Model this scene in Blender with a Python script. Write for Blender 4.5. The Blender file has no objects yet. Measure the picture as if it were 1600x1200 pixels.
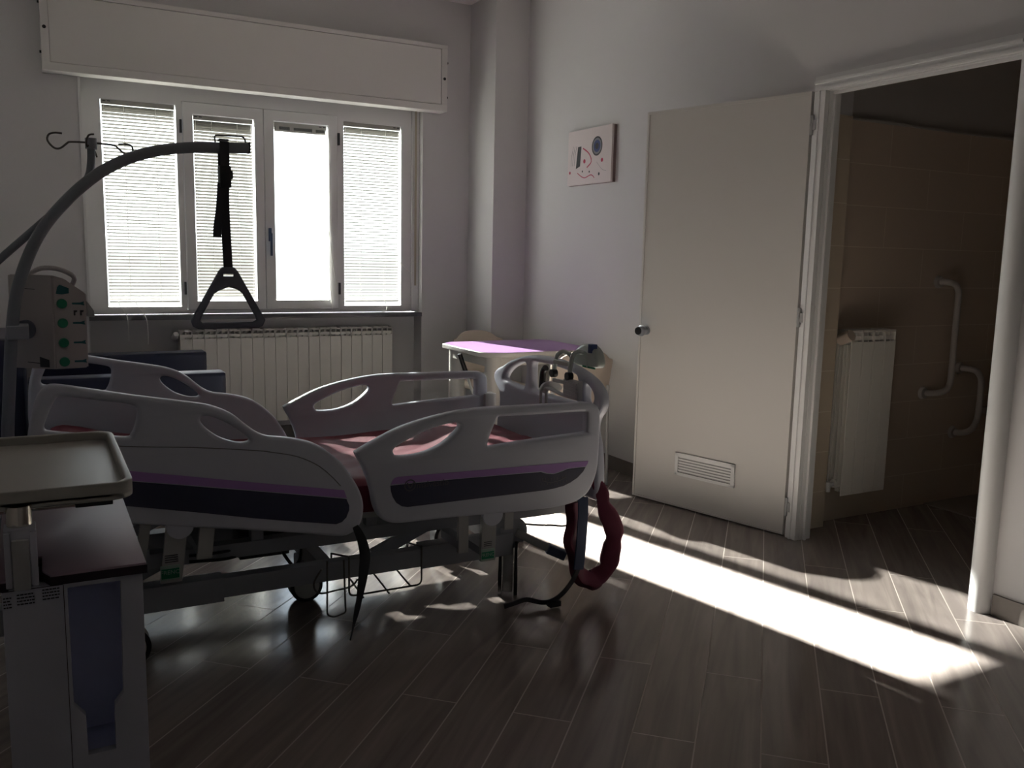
import bpy, bmesh, math, random
from mathutils import Vector, Matrix
random.seed(7)
C = bpy.context.scene.collection
V = Vector
# ------------------------------------------------------------------ materials
def mat(name, col, rough=0.5, metal=0.0, spec=0.5, noise=0.0, nscale=8.0, bump=0.0, bscale=60.0, trans=0.0, ior=1.45):
    m = bpy.data.materials.new(name); m.use_nodes = True
    nt = m.node_tree; b = nt.nodes['Principled BSDF']
    b.inputs['Base Color'].default_value = (*col, 1); b.inputs['Roughness'].default_value = rough
    b.inputs['Metallic'].default_value = metal; b.inputs['Specular IOR Level'].default_value = spec
    b.inputs['Transmission Weight'].default_value = trans; b.inputs['IOR'].default_value = ior
    tc = nt.nodes.new('ShaderNodeTexCoord')
    if noise > 0:
        n = nt.nodes.new('ShaderNodeTexNoise'); n.inputs['Scale'].default_value = nscale; n.inputs['Detail'].default_value = 4
        nt.links.new(tc.outputs['Object'], n.inputs['Vector'])
        mx = nt.nodes.new('ShaderNodeMix'); mx.data_type = 'RGBA'; mx.blend_type = 'MIX'
        mx.inputs[6].default_value = (*[c*(1-noise) for c in col], 1); mx.inputs[7].default_value = (*[min(1, c*(1+noise)) for c in col], 1)
        nt.links.new(n.outputs['Fac'], mx.inputs[0]); nt.links.new(mx.outputs[2], b.inputs['Base Color'])
    if bump > 0:
        n2 = nt.nodes.new('ShaderNodeTexNoise'); n2.inputs['Scale'].default_value = bscale
        nt.links.new(tc.outputs['Object'], n2.inputs['Vector'])
        bp = nt.nodes.new('ShaderNodeBump'); bp.inputs['Strength'].default_value = bump; bp.inputs['Distance'].default_value = 0.002
        nt.links.new(n2.outputs['Fac'], bp.inputs['Height']); nt.links.new(bp.outputs['Normal'], b.inputs['Normal'])
    return m
M = {}
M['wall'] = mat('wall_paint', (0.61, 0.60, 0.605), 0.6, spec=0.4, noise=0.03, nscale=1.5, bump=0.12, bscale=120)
M['ceil'] = mat('ceiling_paint', (0.78, 0.74, 0.72), 0.8, noise=0.02, nscale=1.0)
M['white'] = mat('white_lacquer', (0.70, 0.685, 0.665), 0.38, noise=0.02, nscale=3)
M['frame'] = mat('white_pvc', (0.72, 0.72, 0.72), 0.35)
M['rad'] = mat('radiator_enamel', (0.80, 0.78, 0.73), 0.3, noise=0.02, nscale=4)
M['slat'] = mat('blind_slat_cream', (0.40, 0.395, 0.365), 0.45)
M['slatg'] = mat('blind_slat_grey', (0.11, 0.107, 0.098), 0.5, spec=0.3)
M['dark'] = mat('black_plastic', (0.012, 0.012, 0.014), 0.45)
M['hinge'] = mat('dark_grey_hinge', (0.05, 0.05, 0.06), 0.4)
M['bluegrey'] = mat('blue_grey_handle', (0.06, 0.09, 0.16), 0.4)
M['stone'] = mat('dark_marble', (0.10, 0.10, 0.105), 0.18, noise=0.3, nscale=20)
M['abs'] = mat('bed_grey_plastic', (0.48, 0.50, 0.575), 0.42, bump=0.05, bscale=300)
M['groove'] = mat('groove_grey', (0.16, 0.16, 0.17), 0.6)
M['purple'] = mat('purple_stripe', (0.36, 0.20, 0.50), 0.45)
M['navy'] = mat('dark_navy_panel', (0.042, 0.043, 0.080), 0.4)
M['logo'] = mat('logo_grey', (0.09, 0.09, 0.10), 0.4)
M['maroon'] = mat('maroon_vinyl', (0.13, 0.010, 0.026), 0.62, noise=0.1, nscale=5, bump=0.25, bscale=30)
M['maroonfab'] = mat('maroon_padded_fabric', (0.13, 0.022, 0.045), 0.75, noise=0.2, nscale=20, bump=0.6, bscale=45)
M['bluefab'] = mat('navy_webbing', (0.03, 0.045, 0.10), 0.7, bump=0.3, bscale=200)
M['blackfab'] = mat('black_webbing', (0.03, 0.03, 0.036), 0.75, bump=0.3, bscale=200)
M['steel'] = mat('grey_painted_steel', (0.26, 0.275, 0.31), 0.4, noise=0.05)
M['steel2'] = mat('light_grey_steel', (0.36, 0.36, 0.36), 0.4)
M['pole'] = mat('grey_pole_paint', (0.20, 0.22, 0.25), 0.4)
M['wire'] = mat('wire_steel', (0.12, 0.11, 0.10), 0.35, metal=0.6)
M['chrome'] = mat('chrome', (0.75, 0.72, 0.65), 0.15, metal=1.0)
M['green'] = mat('green_label', (0.01, 0.20, 0.10), 0.4)
M['greenlite'] = mat('pale_label_text', (0.30, 0.42, 0.36), 0.5)
M['teal'] = mat('teal_print', (0.01, 0.10, 0.11), 0.4)
M['box'] = mat('beige_device_plastic', (0.42, 0.385, 0.375), 0.5, bump=0.04, bscale=300)
M['text'] = mat('dark_print', (0.03, 0.03, 0.035), 0.6)
M['rubber'] = mat('grey_rubber', (0.13, 0.14, 0.17), 0.7)
M['armch'] = mat('navy_leatherette', (0.018, 0.022, 0.05), 0.36, noise=0.1, bump=0.15, bscale=90)
M['cab'] = mat('cabinet_grey_laminate', (0.44, 0.45, 0.52), 0.5)
M['cabblue'] = mat('cabinet_blue_recess', (0.55, 0.58, 0.80), 0.5)
M['cabtop'] = mat('aubergine_laminate', (0.30, 0.215, 0.27), 0.42, noise=0.05, bump=0.06, bscale=250)
M['cabedge'] = mat('dark_edge_band', (0.025, 0.012, 0.02), 0.5)
M['tray'] = mat('tray_grey_plastic', (0.34, 0.33, 0.30), 0.38, noise=0.06, nscale=6)
M['lilac'] = mat('lilac_laminate', (0.44, 0.25, 0.54), 0.4, noise=0.04, nscale=10)
M['tabwhite'] = mat('white_table_edge', (0.50, 0.49, 0.47), 0.4)
M['chairb'] = mat('beige_chair_plastic', (0.52, 0.44, 0.37), 0.5)
M['canvas'] = mat('canvas_white', (0.70, 0.63, 0.63), 0.8, bump=0.2, bscale=400)
M['canvedge'] = mat('canvas_edge', (0.22, 0.15, 0.15), 0.8, noise=0.5, nscale=12)
M['inkblack'] = mat('ink_black', (0.02, 0.02, 0.025), 0.6)
M['inkred'] = mat('ink_red', (0.40, 0.02, 0.07), 0.6)
M['inkblue'] = mat('ink_blue', (0.03, 0.05, 0.16), 0.6)
M['inkgrey'] = mat('ink_grey', (0.18, 0.18, 0.2), 0.6)
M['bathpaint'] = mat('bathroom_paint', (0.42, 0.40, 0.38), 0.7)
M['grab'] = mat('grab_bar_nylon', (0.50, 0.46, 0.43), 0.4)
M['foil'] = mat('crinkled_clear_plastic', (0.8, 0.8, 0.8), 0.15, metal=0.5, bump=0.5, bscale=60)
M['clearp'] = mat('frosted_plastic', (0.42, 0.46, 0.43), 0.25, noise=0.1)
M['belt'] = mat('shutter_belt', (0.42, 0.38, 0.30), 0.8)
M['cord'] = mat('white_cord', (0.8, 0.8, 0.76), 0.6)
M['yellow'] = mat('yellow_cable', (0.25, 0.22, 0.05), 0.6)

def glass():
    m = bpy.data.materials.new('window_glass'); m.use_nodes = True; nt = m.node_tree; nt.nodes.clear()
    o = nt.nodes.new('ShaderNodeOutputMaterial'); t = nt.nodes.new('ShaderNodeBsdfTransparent'); g = nt.nodes.new('ShaderNodeBsdfGlossy')
    g.inputs['Roughness'].default_value = 0.02; t.inputs['Color'].default_value = (0.94, 0.97, 0.96, 1)
    f = nt.nodes.new('ShaderNodeFresnel'); f.inputs['IOR'].default_value = 1.45; mx = nt.nodes.new('ShaderNodeMixShader')
    nt.links.new(f.outputs[0], mx.inputs[0]); nt.links.new(t.outputs[0], mx.inputs[1]); nt.links.new(g.outputs[0], mx.inputs[2])
    nt.links.new(mx.outputs[0], o.inputs[0]); return m
M['glass'] = glass()

def floor_mat(name, base, grout, uo=0.0):
    m = bpy.data.materials.new(name); m.use_nodes = True; nt = m.node_tree; L = nt.links; N = nt.nodes
    b = N['Principled BSDF']
    g = N.new('ShaderNodeNewGeometry')
    def dot(v):
        d = N.new('ShaderNodeVectorMath'); d.operation = 'DOT_PRODUCT'; d.inputs[1].default_value = v
        L.new(g.outputs['Position'], d.inputs[0]); return d.outputs['Value']
    def add(s, k):
        a = N.new('ShaderNodeMath'); a.operation = 'ADD'; a.inputs[1].default_value = k; L.new(s, a.inputs[0]); return a.outputs[0]
    u = add(dot((0.698, 0.716, 0)), 20.0 + uo); v = add(dot((-0.716, 0.698, 0)), 0.590 + 0.1761*60)
    cx = N.new('ShaderNodeCombineXYZ'); L.new(u, cx.inputs[0]); L.new(v, cx.inputs[1])
    br = N.new('ShaderNodeTexBrick'); br.offset = 0.37; br.offset_frequency = 2
    br.inputs['Scale'].default_value = 1.0; br.inputs['Brick Width'].default_value = 1.2; br.inputs['Row Height'].default_value = 0.1761
    br.inputs['Mortar Size'].default_value = 0.0022; br.inputs['Mortar Smooth'].default_value = 0.1; br.inputs['Bias'].default_value = 0.0
    br.inputs['Color1'].default_value = (0.0, 0.0, 0.0, 1); br.inputs['Color2'].default_value = (1, 1, 1, 1); br.inputs['Mortar'].default_value = (0.5, 0.5, 0.5, 1)
    L.new(cx.outputs[0], br.inputs['Vector'])
    # wood grain, stretched along each plank, shifted per plank
    sc = N.new('ShaderNodeVectorMath'); sc.operation = 'MULTIPLY'; sc.inputs[1].default_value = (1.3, 16.0, 1); L.new(cx.outputs[0], sc.inputs[0])
    ad = N.new('ShaderNodeVectorMath'); ad.operation = 'ADD'; L.new(sc.outputs[0], ad.inputs[0])
    ml = N.new('ShaderNodeVectorMath'); ml.operation = 'SCALE'; ml.inputs['Scale'].default_value = 9.0; L.new(br.outputs['Color'], ml.inputs[0]); L.new(ml.outputs[0], ad.inputs[1])
    n = N.new('ShaderNodeTexNoise'); n.inputs['Scale'].default_value = 1.0; n.inputs['Detail'].default_value = 6; n.inputs['Distortion'].default_value = 1.2
    L.new(ad.outputs[0], n.inputs['Vector'])
    rp = N.new('ShaderNodeValToRGB'); e = rp.color_ramp.elements
    e[0].position = 0.3; e[0].color = (*[c*0.78 for c in base], 1); e[1].position = 0.72; e[1].color = (*[c*1.22 for c in base], 1)
    L.new(n.outputs['Fac'], rp.inputs[0])
    tint = N.new('ShaderNodeMix'); tint.data_type = 'RGBA'; tint.blend_type = 'MULTIPLY'; tint.inputs[0].default_value = 1.0
    rp2 = N.new('ShaderNodeValToRGB'); rp2.color_ramp.elements[0].color = (0.93, 0.93, 0.94, 1); rp2.color_ramp.elements[1].color = (1.05, 1.04, 1.03, 1)
    L.new(br.outputs['Color'], rp2.inputs[0]); L.new(rp.outputs[0], tint.inputs[6]); L.new(rp2.outputs[0], tint.inputs[7])
    mx = N.new('ShaderNodeMix'); mx.data_type = 'RGBA'; L.new(br.outputs['Fac'], mx.inputs[0]); L.new(tint.outputs[2], mx.inputs[6]); mx.inputs[7].default_value = (*grout, 1)
    L.new(mx.outputs[2], b.inputs['Base Color'])
    rr = N.new('ShaderNodeMapRange'); rr.inputs['To Min'].default_value = 0.12; rr.inputs['To Max'].default_value = 0.21; L.new(n.outputs['Fac'], rr.inputs['Value'])
    r2 = N.new('ShaderNodeMix'); r2.data_type = 'FLOAT'; L.new(br.outputs['Fac'], r2.inputs[0]); L.new(rr.outputs[0], r2.inputs[2]); r2.inputs[3].default_value = 0.8
    L.new(r2.outputs[0], b.inputs['Roughness'])
    sm = N.new('ShaderNodeMath'); sm.operation = 'MULTIPLY_ADD'; sm.inputs[1].default_value = -2.0; L.new(br.outputs['Fac'], sm.inputs[0]); L.new(n.outputs['Fac'], sm.inputs[2])
    bp = N.new('ShaderNodeBump'); bp.inputs['Strength'].default_value = 0.12; bp.inputs['Distance'].default_value = 0.002; L.new(sm.outputs[0], bp.inputs['Height']); L.new(bp.outputs[0], b.inputs['Normal'])
    return m
M['floor'] = floor_mat('wood_look_floor_tile', (0.225, 0.193, 0.178), (0.38, 0.33, 0.295))
M['skirt'] = mat('wood_look_skirting_tile', (0.20, 0.175, 0.16), 0.45, noise=0.2, nscale=9)

def tile_mat(name, c1, c2, grout, w, h, axis, z0, x0):
    m = bpy.data.materials.new(name); m.use_nodes = True; nt = m.node_tree; L = nt.links; N = nt.nodes; b = N['Principled BSDF']
    g = N.new('ShaderNodeNewGeometry'); s = N.new('ShaderNodeSeparateXYZ'); L.new(g.outputs['Position'], s.inputs[0])
    def add(o, k):
        a = N.new('ShaderNodeMath'); a.operation = 'ADD'; a.inputs[1].default_value = k; L.new(o, a.inputs[0]); return a.outputs[0]
    cx = N.new('ShaderNodeCombineXYZ'); L.new(add(s.outputs[axis], 20*w - x0), cx.inputs[0]); L.new(add(s.outputs['Z'], 20*h - z0), cx.inputs[1])
    br = N.new('ShaderNodeTexBrick'); br.offset = 0.5; br.inputs['Scale'].default_value = 1.0
    br.inputs['Brick Width'].default_value = w; br.inputs['Row Height'].default_value = h; br.inputs['Mortar Size'].default_value = 0.0016; br.inputs['Mortar Smooth'].default_value = 0.1
    br.inputs['Color1'].default_value = (*c1, 1); br.inputs['Color2'].default_value = (*c2, 1); br.inputs['Mortar'].default_value = (*grout, 1)
    L.new(cx.outputs[0], br.inputs['Vector']); L.new(br.outputs['Color'], b.inputs['Base Color']); b.inputs['Roughness'].default_value = 0.42
    return m
M['bathtile'] = tile_mat('beige_wall_tile', (0.56, 0.46, 0.37), (0.53, 0.435, 0.35), (0.72, 0.64, 0.53), 0.62, 0.2045, 'X', 2.03-0.2045*10, 3.86)
M['bathstrip'] = tile_mat('beige_wall_tile_border', (0.62, 0.53, 0.41), (0.60, 0.51, 0.40), (0.78, 0.71, 0.60), 2.0, 0.2045, 'X', 2.03-0.2045*10, 3.0)
M['shower'] = mat('shower_floor_tile', (0.30, 0.27, 0.24), 0.5, noise=0.1, nscale=20)

# ------------------------------------------------------------------ geometry helpers
def finish(bm, name, m, parent=None, smooth=False, mats=None):
    me = bpy.data.meshes.new(name); bmesh.ops.recalc_face_normals(bm, faces=bm.faces); bm.to_mesh(me); bm.free()
    if mats:
        for x in mats: me.materials.append(x)
    else: me.materials.append(m)
    if smooth:
        for p in me.polygons: p.use_smooth = True
        try: me.set_sharp_from_angle(angle=math.radians(38))
        except Exception: pass
    o = bpy.data.objects.new(name, me); C.objects.link(o)
    if parent is not None:
        o.parent = parent; o.matrix_parent_inverse = parent_inv(parent)
    return o
def parent_inv(p):
    mw = Matrix.Translation(p.location) @ p.rotation_euler.to_matrix().to_4x4()
    q = p
    while q.parent is not None:
        return Matrix.Identity(4) if p.type == 'MESH' else mw.inverted()
    return mw.inverted()
def add_box(bm, x0, x1, y0, y1, z0, z1, bev=0.0, seg=2, mi=0, mtx=None):
    vs = [bm.verts.new((x, y, z)) for x in (x0, x1) for y in (y0, y1) for z in (z0, z1)]
    F = [(0,1,3,2),(4,6,7,5),(0,4,5,1),(2,3,7,6),(0,2,6,4),(1,5,7,3)]
    fs = [bm.faces.new([vs[i] for i in f]) for f in F]
    for f in fs: f.material_index = mi
    if bev > 0:
        es = set(e for f in fs for e in f.edges)
        r = bmesh.ops.bevel(bm, geom=list(es), offset=bev, segments=seg, profile=0.7, affect='EDGES')
        vs = list(set(v for f in r['faces'] for v in f.verts) | set(v for v in vs if v.is_valid))
        for f in r['faces']: f.material_index = mi
    if mtx is not None: bmesh.ops.transform(bm, matrix=mtx, verts=[v for v in vs if v.is_valid])
def box(name, m, x0, x1, y0, y1, z0, z1, parent=None, bev=0.0, seg=2, mtx=None):
    bm = bmesh.new(); add_box(bm, x0, x1, y0, y1, z0, z1, bev, seg, mtx=mtx); return finish(bm, name, m, parent, smooth=bev > 0)
def add_tube(bm, pts, r, seg=10, closed=False, rx=None, mi=0, caps=True):
    """sweep; r scalar/list; rx: optional second half-size for flat (rect-like) section"""
    pts = [V(p) for p in pts]; n = len(pts)
    R = r if isinstance(r, (list, tuple)) else [r]*n
    tang = []
    for i in range(n):
        a = pts[(i-1) % n] if (closed or i > 0) else pts[i]; b = pts[(i+1) % n] if (closed or i < n-1) else pts[i]
        tang.append((b-a).normalized())
    up = V((0, 0, 1)) if abs(tang[0].z) < 0.9 else V((0, 1, 0))
    nrm = (up - tang[0]*up.dot(tang[0])).normalized(); rings = []
    for i in range(n):
        nrm = (nrm - tang[i]*nrm.dot(tang[i])).normalized(); bn = tang[i].cross(nrm)
        ring = []
        for k in range(seg):
            a = 2*math.pi*k/seg; c, s = math.cos(a), math.sin(a)
            if rx is not None:
                c = math.copysign(abs(c)**0.35, c); s = math.copysign(abs(s)**0.35, s)
                ring.append(bm.verts.new(pts[i] + nrm*c*R[i] + bn*s*rx))
            else: ring.append(bm.verts.new(pts[i] + nrm*c*R[i] + bn*s*R[i]))
        rings.append(ring)
    m = n if closed else n-1
    for i in range(m):
        a, b = rings[i], rings[(i+1) % n]
        for k in range(seg):
            f = bm.faces.new((a[k], a[(k+1) % seg], b[(k+1) % seg], b[k])); f.material_index = mi
    if not closed and caps:
        bm.faces.new(rings[0][::-1]).material_index = mi; bm.faces.new(rings[-1]).material_index = mi
def tube(name, m, pts, r, parent=None, seg=12, closed=False, rx=None):
    bm = bmesh.new(); add_tube(bm, pts, r, seg, closed, rx); return finish(bm, name, m, parent, smooth=True)
def add_cyl(bm, p0, p1, r, seg=20, mi=0, r2=None): add_tube(bm, [p0, p1], [r, r if r2 is None else r2], seg, mi=mi)
def cyl(name, m, p0, p1, r, parent=None, seg=24, r2=None):
    bm = bmesh.new(); add_cyl(bm, p0, p1, r, seg, r2=r2); return finish(bm, name, m, parent, smooth=True)
def crom(pts, k=4, closed=False):
    pts = [V(p) for p in pts]; n = len(pts); out = []
    for i in range(n if closed else n-1):
        g = (lambda j: pts[j % n]) if closed else (lambda j: pts[max(0, min(n-1, j))])
        p0, p1, p2, p3 = g(i-1), g(i), g(i+1), g(i+2)
        for s in range(k):
            t = s/k; out.append(0.5*((2*p1)+(-p0+p2)*t+(2*p0-5*p1+4*p2-p3)*t*t+(-p0+3*p1-3*p2+p3)*t*t*t))
    if not closed: out.append(pts[-1])
    return out
AX = {'xz': lambda a, b, o: V((a, o, b)), 'yz': lambda a, b, o: V((o, a, b)), 'xy': lambda a, b, o: V((a, b, o))}
def plate(name, m, loops, plane, off, thick, parent=None, bev=0.0, smooth=True, bres=3, k=4):
    """extruded outline(s) with holes; occupies off .. off+thick along the plane normal; rounded rim"""
    cu = bpy.data.curves.new(name, 'CURVE'); cu.dimensions = '2D'; cu.fill_mode = 'BOTH'
    cu.extrude = max(thick/2-bev, 0.0001); cu.bevel_depth = bev; cu.bevel_resolution = bres; cu.offset = -bev
    for lp in loops:
        if smooth: q = [(p.x, p.y) for p in crom([(a, b, 0) for a, b in lp], k, True)]
        else: q = lp
        s = cu.splines.new('POLY'); s.points.add(len(q)-1)
        for i, (a, b) in enumerate(q): s.points[i].co = (a, b, 0, 1)
        s.use_cyclic_u = True
    co = bpy.data.objects.new('tmp', cu); C.objects.link(co)
    dg = bpy.context.evaluated_depsgraph_get(); dg.update()
    me = bpy.data.meshes.new_from_object(co.evaluated_get(dg)); bpy.data.objects.remove(co); bpy.data.curves.remove(cu)
    bm = bmesh.new(); bm.from_mesh(me); bpy.data.meshes.remove(me)
    bmesh.ops.remove_doubles(bm, verts=bm.verts, dist=0.00005)
    f = AX[plane]
    for v in bm.verts: v.co = f(v.co.x, v.co.y, off + thick/2 + v.co.z)
    for fc in bm.faces: fc.material_index = 0
    return finish(bm, name, m, parent, smooth=True)
def rrect(x0, x1, y0, y1, r, n=4):
    o = []
    for cx, cy, a0 in ((x1-r, y1-r, 0), (x0+r, y1-r, 90), (x0+r, y0+r, 180), (x1-r, y0+r, 270)):
        for i in range(n+1):
            a = math.radians(a0+90*i/n); o.append((cx+r*math.cos(a), cy+r*math.sin(a)))
    return o
def rect(x0, x1, y0, y1): return [(x0, y0), (x1, y0), (x1, y1), (x0, y1)]
def thing(name, label, cat, loc=(0, 0, 0), group=None):
    o = bpy.data.objects.new(name, None); o.empty_display_size = 0.1; C.objects.link(o); o.location = loc
    o['label'] = label; o['category'] = cat
    if group: o['group'] = group
    return o
def tag(o, label, cat, group=None):
    o['label'] = label; o['category'] = cat
    if group: o['group'] = group
    return o
def structure(o): o['kind'] = 'structure'; return o
def lab(o, s): o['label'] = s; return o
def words(name, text, m, size, mtx, parent, ext=0.0004):
    cu = bpy.data.curves.new(name, 'FONT'); cu.body = text; cu.size = size; cu.extrude = ext; cu.align_x = 'CENTER'; cu.align_y = 'CENTER'
    co = bpy.data.objects.new('tmp', cu); C.objects.link(co); dg = bpy.context.evaluated_depsgraph_get(); dg.update()
    me = bpy.data.meshes.new_from_object(co.evaluated_get(dg)); bpy.data.objects.remove(co); bpy.data.curves.remove(cu)
    me.materials.clear(); me.materials.append(m); me.transform(mtx)
    for p in me.polygons: p.material_index = 0
    o = bpy.data.objects.new(name, me); C.objects.link(o); o.parent = parent; o.matrix_parent_inverse = parent_inv(parent); return o
FACE_NEAR = Matrix.Rotation(math.radians(90), 4, 'X')      # text that reads when looking along +Y

# ------------------------------------------------------------------ room numbers
RX, WY, CZ, LX, FY = 3.204, 6.18, 3.155, -0.50, -1.30
WX0, WX1 = 0.30, 2.561
# floor + ceiling
structure(box('floor', M['floor'], LX-0.1, 6.2, FY-0.1, 6.50, -0.10, 0.0))
structure(box('ceiling', M['ceil'], LX-0.1, RX+0.1, FY-0.1, 6.50, CZ, CZ+0.1))
# back wall: inner leaf with the window and radiator niche, outer leaf with the window opening only
bm = bmesh.new()
def wseg(y0, y1, holes):
    (a, b, z0, z1) = holes
    add_box(bm, LX-0.1, a, y0, y1, 0, CZ); add_box(bm, b, RX+0.15, y0, y1, 0, CZ); add_box(bm, a, b, y0, y1, z1, CZ)
    if z0 > 0: add_box(bm, a, b, y0, y1, 0, z0)
wseg(WY, 6.33, (WX0, WX1, 0, 2.50)); wseg(6.33, 6.50, (WX0, WX1, 0.88, 2.50))
structure(finish(bm, 'wall_back', M['wall']))
structure(box('wall_corner', M['wall'], 2.935, RX, 5.76, WY, 0, CZ, bev=0.006))
# right wall with the bathroom doorway
DY0, DY1, DH = 2.060, 2.975, 2.110
bm = bmesh.new()
add_box(bm, RX, RX+0.07, DY1, WY, 0, CZ); add_box(bm, RX, RX+0.07, FY, DY0, 0, CZ); add_box(bm, RX, RX+0.07, DY0, DY1, DH, CZ)
structure(finish(bm, 'wall_right', M['wall']))
structure(box('wall_left', M['wall'], LX-0.1, LX, FY, WY, 0, CZ))
structure(box('wall_front', M['wall'], LX-0.1, RX+0.15, FY-0.1, FY, 0, CZ))
# skirting
bm = bmesh.new(); add_box(bm, RX-0.010, RX, 2.975+0.06, 5.76, 0, 0.085, 0.002); structure(finish(bm, 'baseboard_right', M['skirt']))
bm = bmesh.new(); add_box(bm, RX-0.010, RX, FY, 1.975, 0, 0.085, 0.002); structure(finish(bm, 'baseboard_right_near', M['skirt']))
bm = bmesh.new(); add_box(bm, LX, WX0, WY-0.010, WY, 0, 0.085); add_box(bm, WX0, WX1, 6.32, 6.33, 0, 0.085); add_box(bm, WX1, 2.935, WY-0.010, WY, 0, 0.085)
add_box(bm, 2.925, 2.935, 5.75, WY, 0, 0.085); add_box(bm, 2.925, RX-0.010, 5.75, 5.76, 0, 0.085)
structure(finish(bm, 'baseboard_back', M['skirt']))

# ------------------------------------------------------------------ bathroom
structure(box('wall_bathroom_back', M['bathtile'], 3.49, 5.6, 3.147, 3.25, 0, 2.03))
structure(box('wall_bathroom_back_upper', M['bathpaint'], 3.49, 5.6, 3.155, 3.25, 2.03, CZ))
structure(box('wall_bathroom_jamb', M['bathstrip'], RX+0.07, 3.49, 3.077, 3.25, 0, 2.03))
structure(box('wall_bathroom_jamb_upper', M['wall'], RX+0.07, 3.488, 3.080, 3.25, 2.03, CZ))
structure(box('wall_bathroom_right', M['bathtile'], 5.5, 5.6, 0.9, 3.147, 0, CZ))
structure(box('wall_bathroom_front', M['bathtile'], RX+0.07, 5.6, 0.8, 0.9, 0, CZ))
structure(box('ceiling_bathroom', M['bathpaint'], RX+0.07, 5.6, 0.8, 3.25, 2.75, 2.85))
structure(box('trim_1', M['shower'], 4.36, 5.5, 1.4, 3.147, 0.0, 0.006))
structure(box('trim_2', M['bathpaint'], 3.49, 5.5, 3.140, 3.155, 2.028, 2.04))

# ------------------------------------------------------------------ radiators
def radiator(name, label, x0, n, pitch, y0, dep, z0, z1, group=None):
    t = thing(name, label, 'radiator', (x0+n*pitch/2, y0+dep/2, z0))
    proto = None
    for i in range(n):
        if proto is None:
            bm = bmesh.new(); xa, xb = x0+0.0012, x0+pitch-0.0012; h = z1-z0
            add_box(bm, xa, xb, y0, y0+0.006, z0, z1-0.058, 0.0025)                 # front plate
            add_box(bm, xa+0.004, xb-0.004, y0+0.010, y0+dep*0.55, z1-0.050, z1-0.030)
            add_box(bm, xa, xa+0.004, y0+0.002, y0+dep, z1-0.060, z1)            # top grille: uprights and bridges
            add_box(bm, xb-0.004, xb, y0+0.002, y0+dep, z1-0.060, z1)
            add_box(bm, xa, xb, y0+0.002, y0+0.010, z1-0.010, z1)
            add_box(bm, xa, xb, y0+dep-0.008, y0+dep, z0+0.02, z1, 0.001)
            xm = (xa+xb)/2
            add_box(bm, xm-0.003, xm+0.003, y0+0.008, y0+dep-0.01, z1-0.030, z1-0.004)
            add_box(bm, xm-0.012, xm+0.012, y0+dep*0.4, y0+dep*0.68, z0+0.01, z1-0.02, 0.004)
            for kx in (0.30, 0.52, 0.78):
                add_box(bm, xa+0.002, xb-0.002, y0+dep*kx, y0+dep*kx+0.0035, z0+0.06, z1-0.075)
            add_box(bm, xm-0.003, xm+0.003, y0+0.004, y0+dep-0.006, z0+0.03, z1-0.05)
            add_cyl(bm, (xa, y0+dep*0.54, z1-0.055), (xb, y0+dep*0.54, z1-0.055), 0.022, 14)
            add_cyl(bm, (xa, y0+dep*0.54, z0+0.055), (xb, y0+dep*0.54, z0+0.055), 0.022, 14)
            proto = finish(bm, 'section', M['rad'], t, smooth=False)
        else:
            o = proto.copy(); C.objects.link(o); o.parent = t; o.matrix_parent_inverse = proto.matrix_parent_inverse.copy(); o.location = (i*pitch, 0, 0)
    return t
r1 = radiator('radiator', 'long white column radiator in the niche under the window sill', 0.842, 19, 0.0790, 6.215, 0.09, 0.140, 0.795)
yv = 6.215+0.05
bm = bmesh.new(); add_cyl(bm, (0.842, yv, 0.745), (0.815, yv, 0.745), 0.012); add_cyl(bm, (0.815, yv, 0.745), (0.815, yv-0.075, 0.77), 0.020, 16); add_cyl(bm, (0.815, yv-0.075, 0.77), (0.815, yv-0.085, 0.775), 0.021, 16, r2=0.014)
add_cyl(bm, (0.815, yv, 0.745), (0.815, 6.33, 0.745), 0.009); lab(finish(bm, 'valve', M['frame'], r1, smooth=True), 'round white thermostat valve')
bm = bmesh.new(); add_cyl(bm, (0.842, yv, 0.195), (0.80, yv, 0.195), 0.010); add_cyl(bm, (0.80, yv, 0.195), (0.80, 6.33, 0.195), 0.009); finish(bm, 'pipe', M['wire'], r1, smooth=True)
bm = bmesh.new(); add_cyl(bm, (0.842+19*0.079, yv, 0.745), (0.842+19*0.079+0.014, yv, 0.745), 0.016); finish(bm, 'plug', M['rad'], r1, smooth=True)
r2 = radiator('radiator', 'short white radiator with four sections on the beige tiled bathroom wall', 3.545, 4, 0.0805, 3.030, 0.095, 0.165, 1.005)
bm = bmesh.new(); add_cyl(bm, (3.545, 3.085, 0.955), (3.510, 3.085, 0.955), 0.016); add_cyl(bm, (3.522, 3.085, 0.955), (3.526, 3.020, 0.985), 0.029, 16); lab(finish(bm, 'valve', M['chairb'], r2, smooth=True), 'yellowed round valve knob')
add = None
bm = bmesh.new(); add_cyl(bm, (3.545, 3.085, 0.215), (3.510, 3.085, 0.215), 0.012); add_cyl(bm, (3.512, 3.085, 0.215), (3.512, 3.147, 0.215), 0.011); add_cyl(bm, (3.512, 3.085, 0.23), (3.512, 3.085, 0.18), 0.014); finish(bm, 'pipe', M['frame'], r2, smooth=True)
for x in (3.60, 3.82): box('bracket', M['rad'], x, x+0.02, 3.120, 3.147, 0.85, 0.90, r2)

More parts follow.
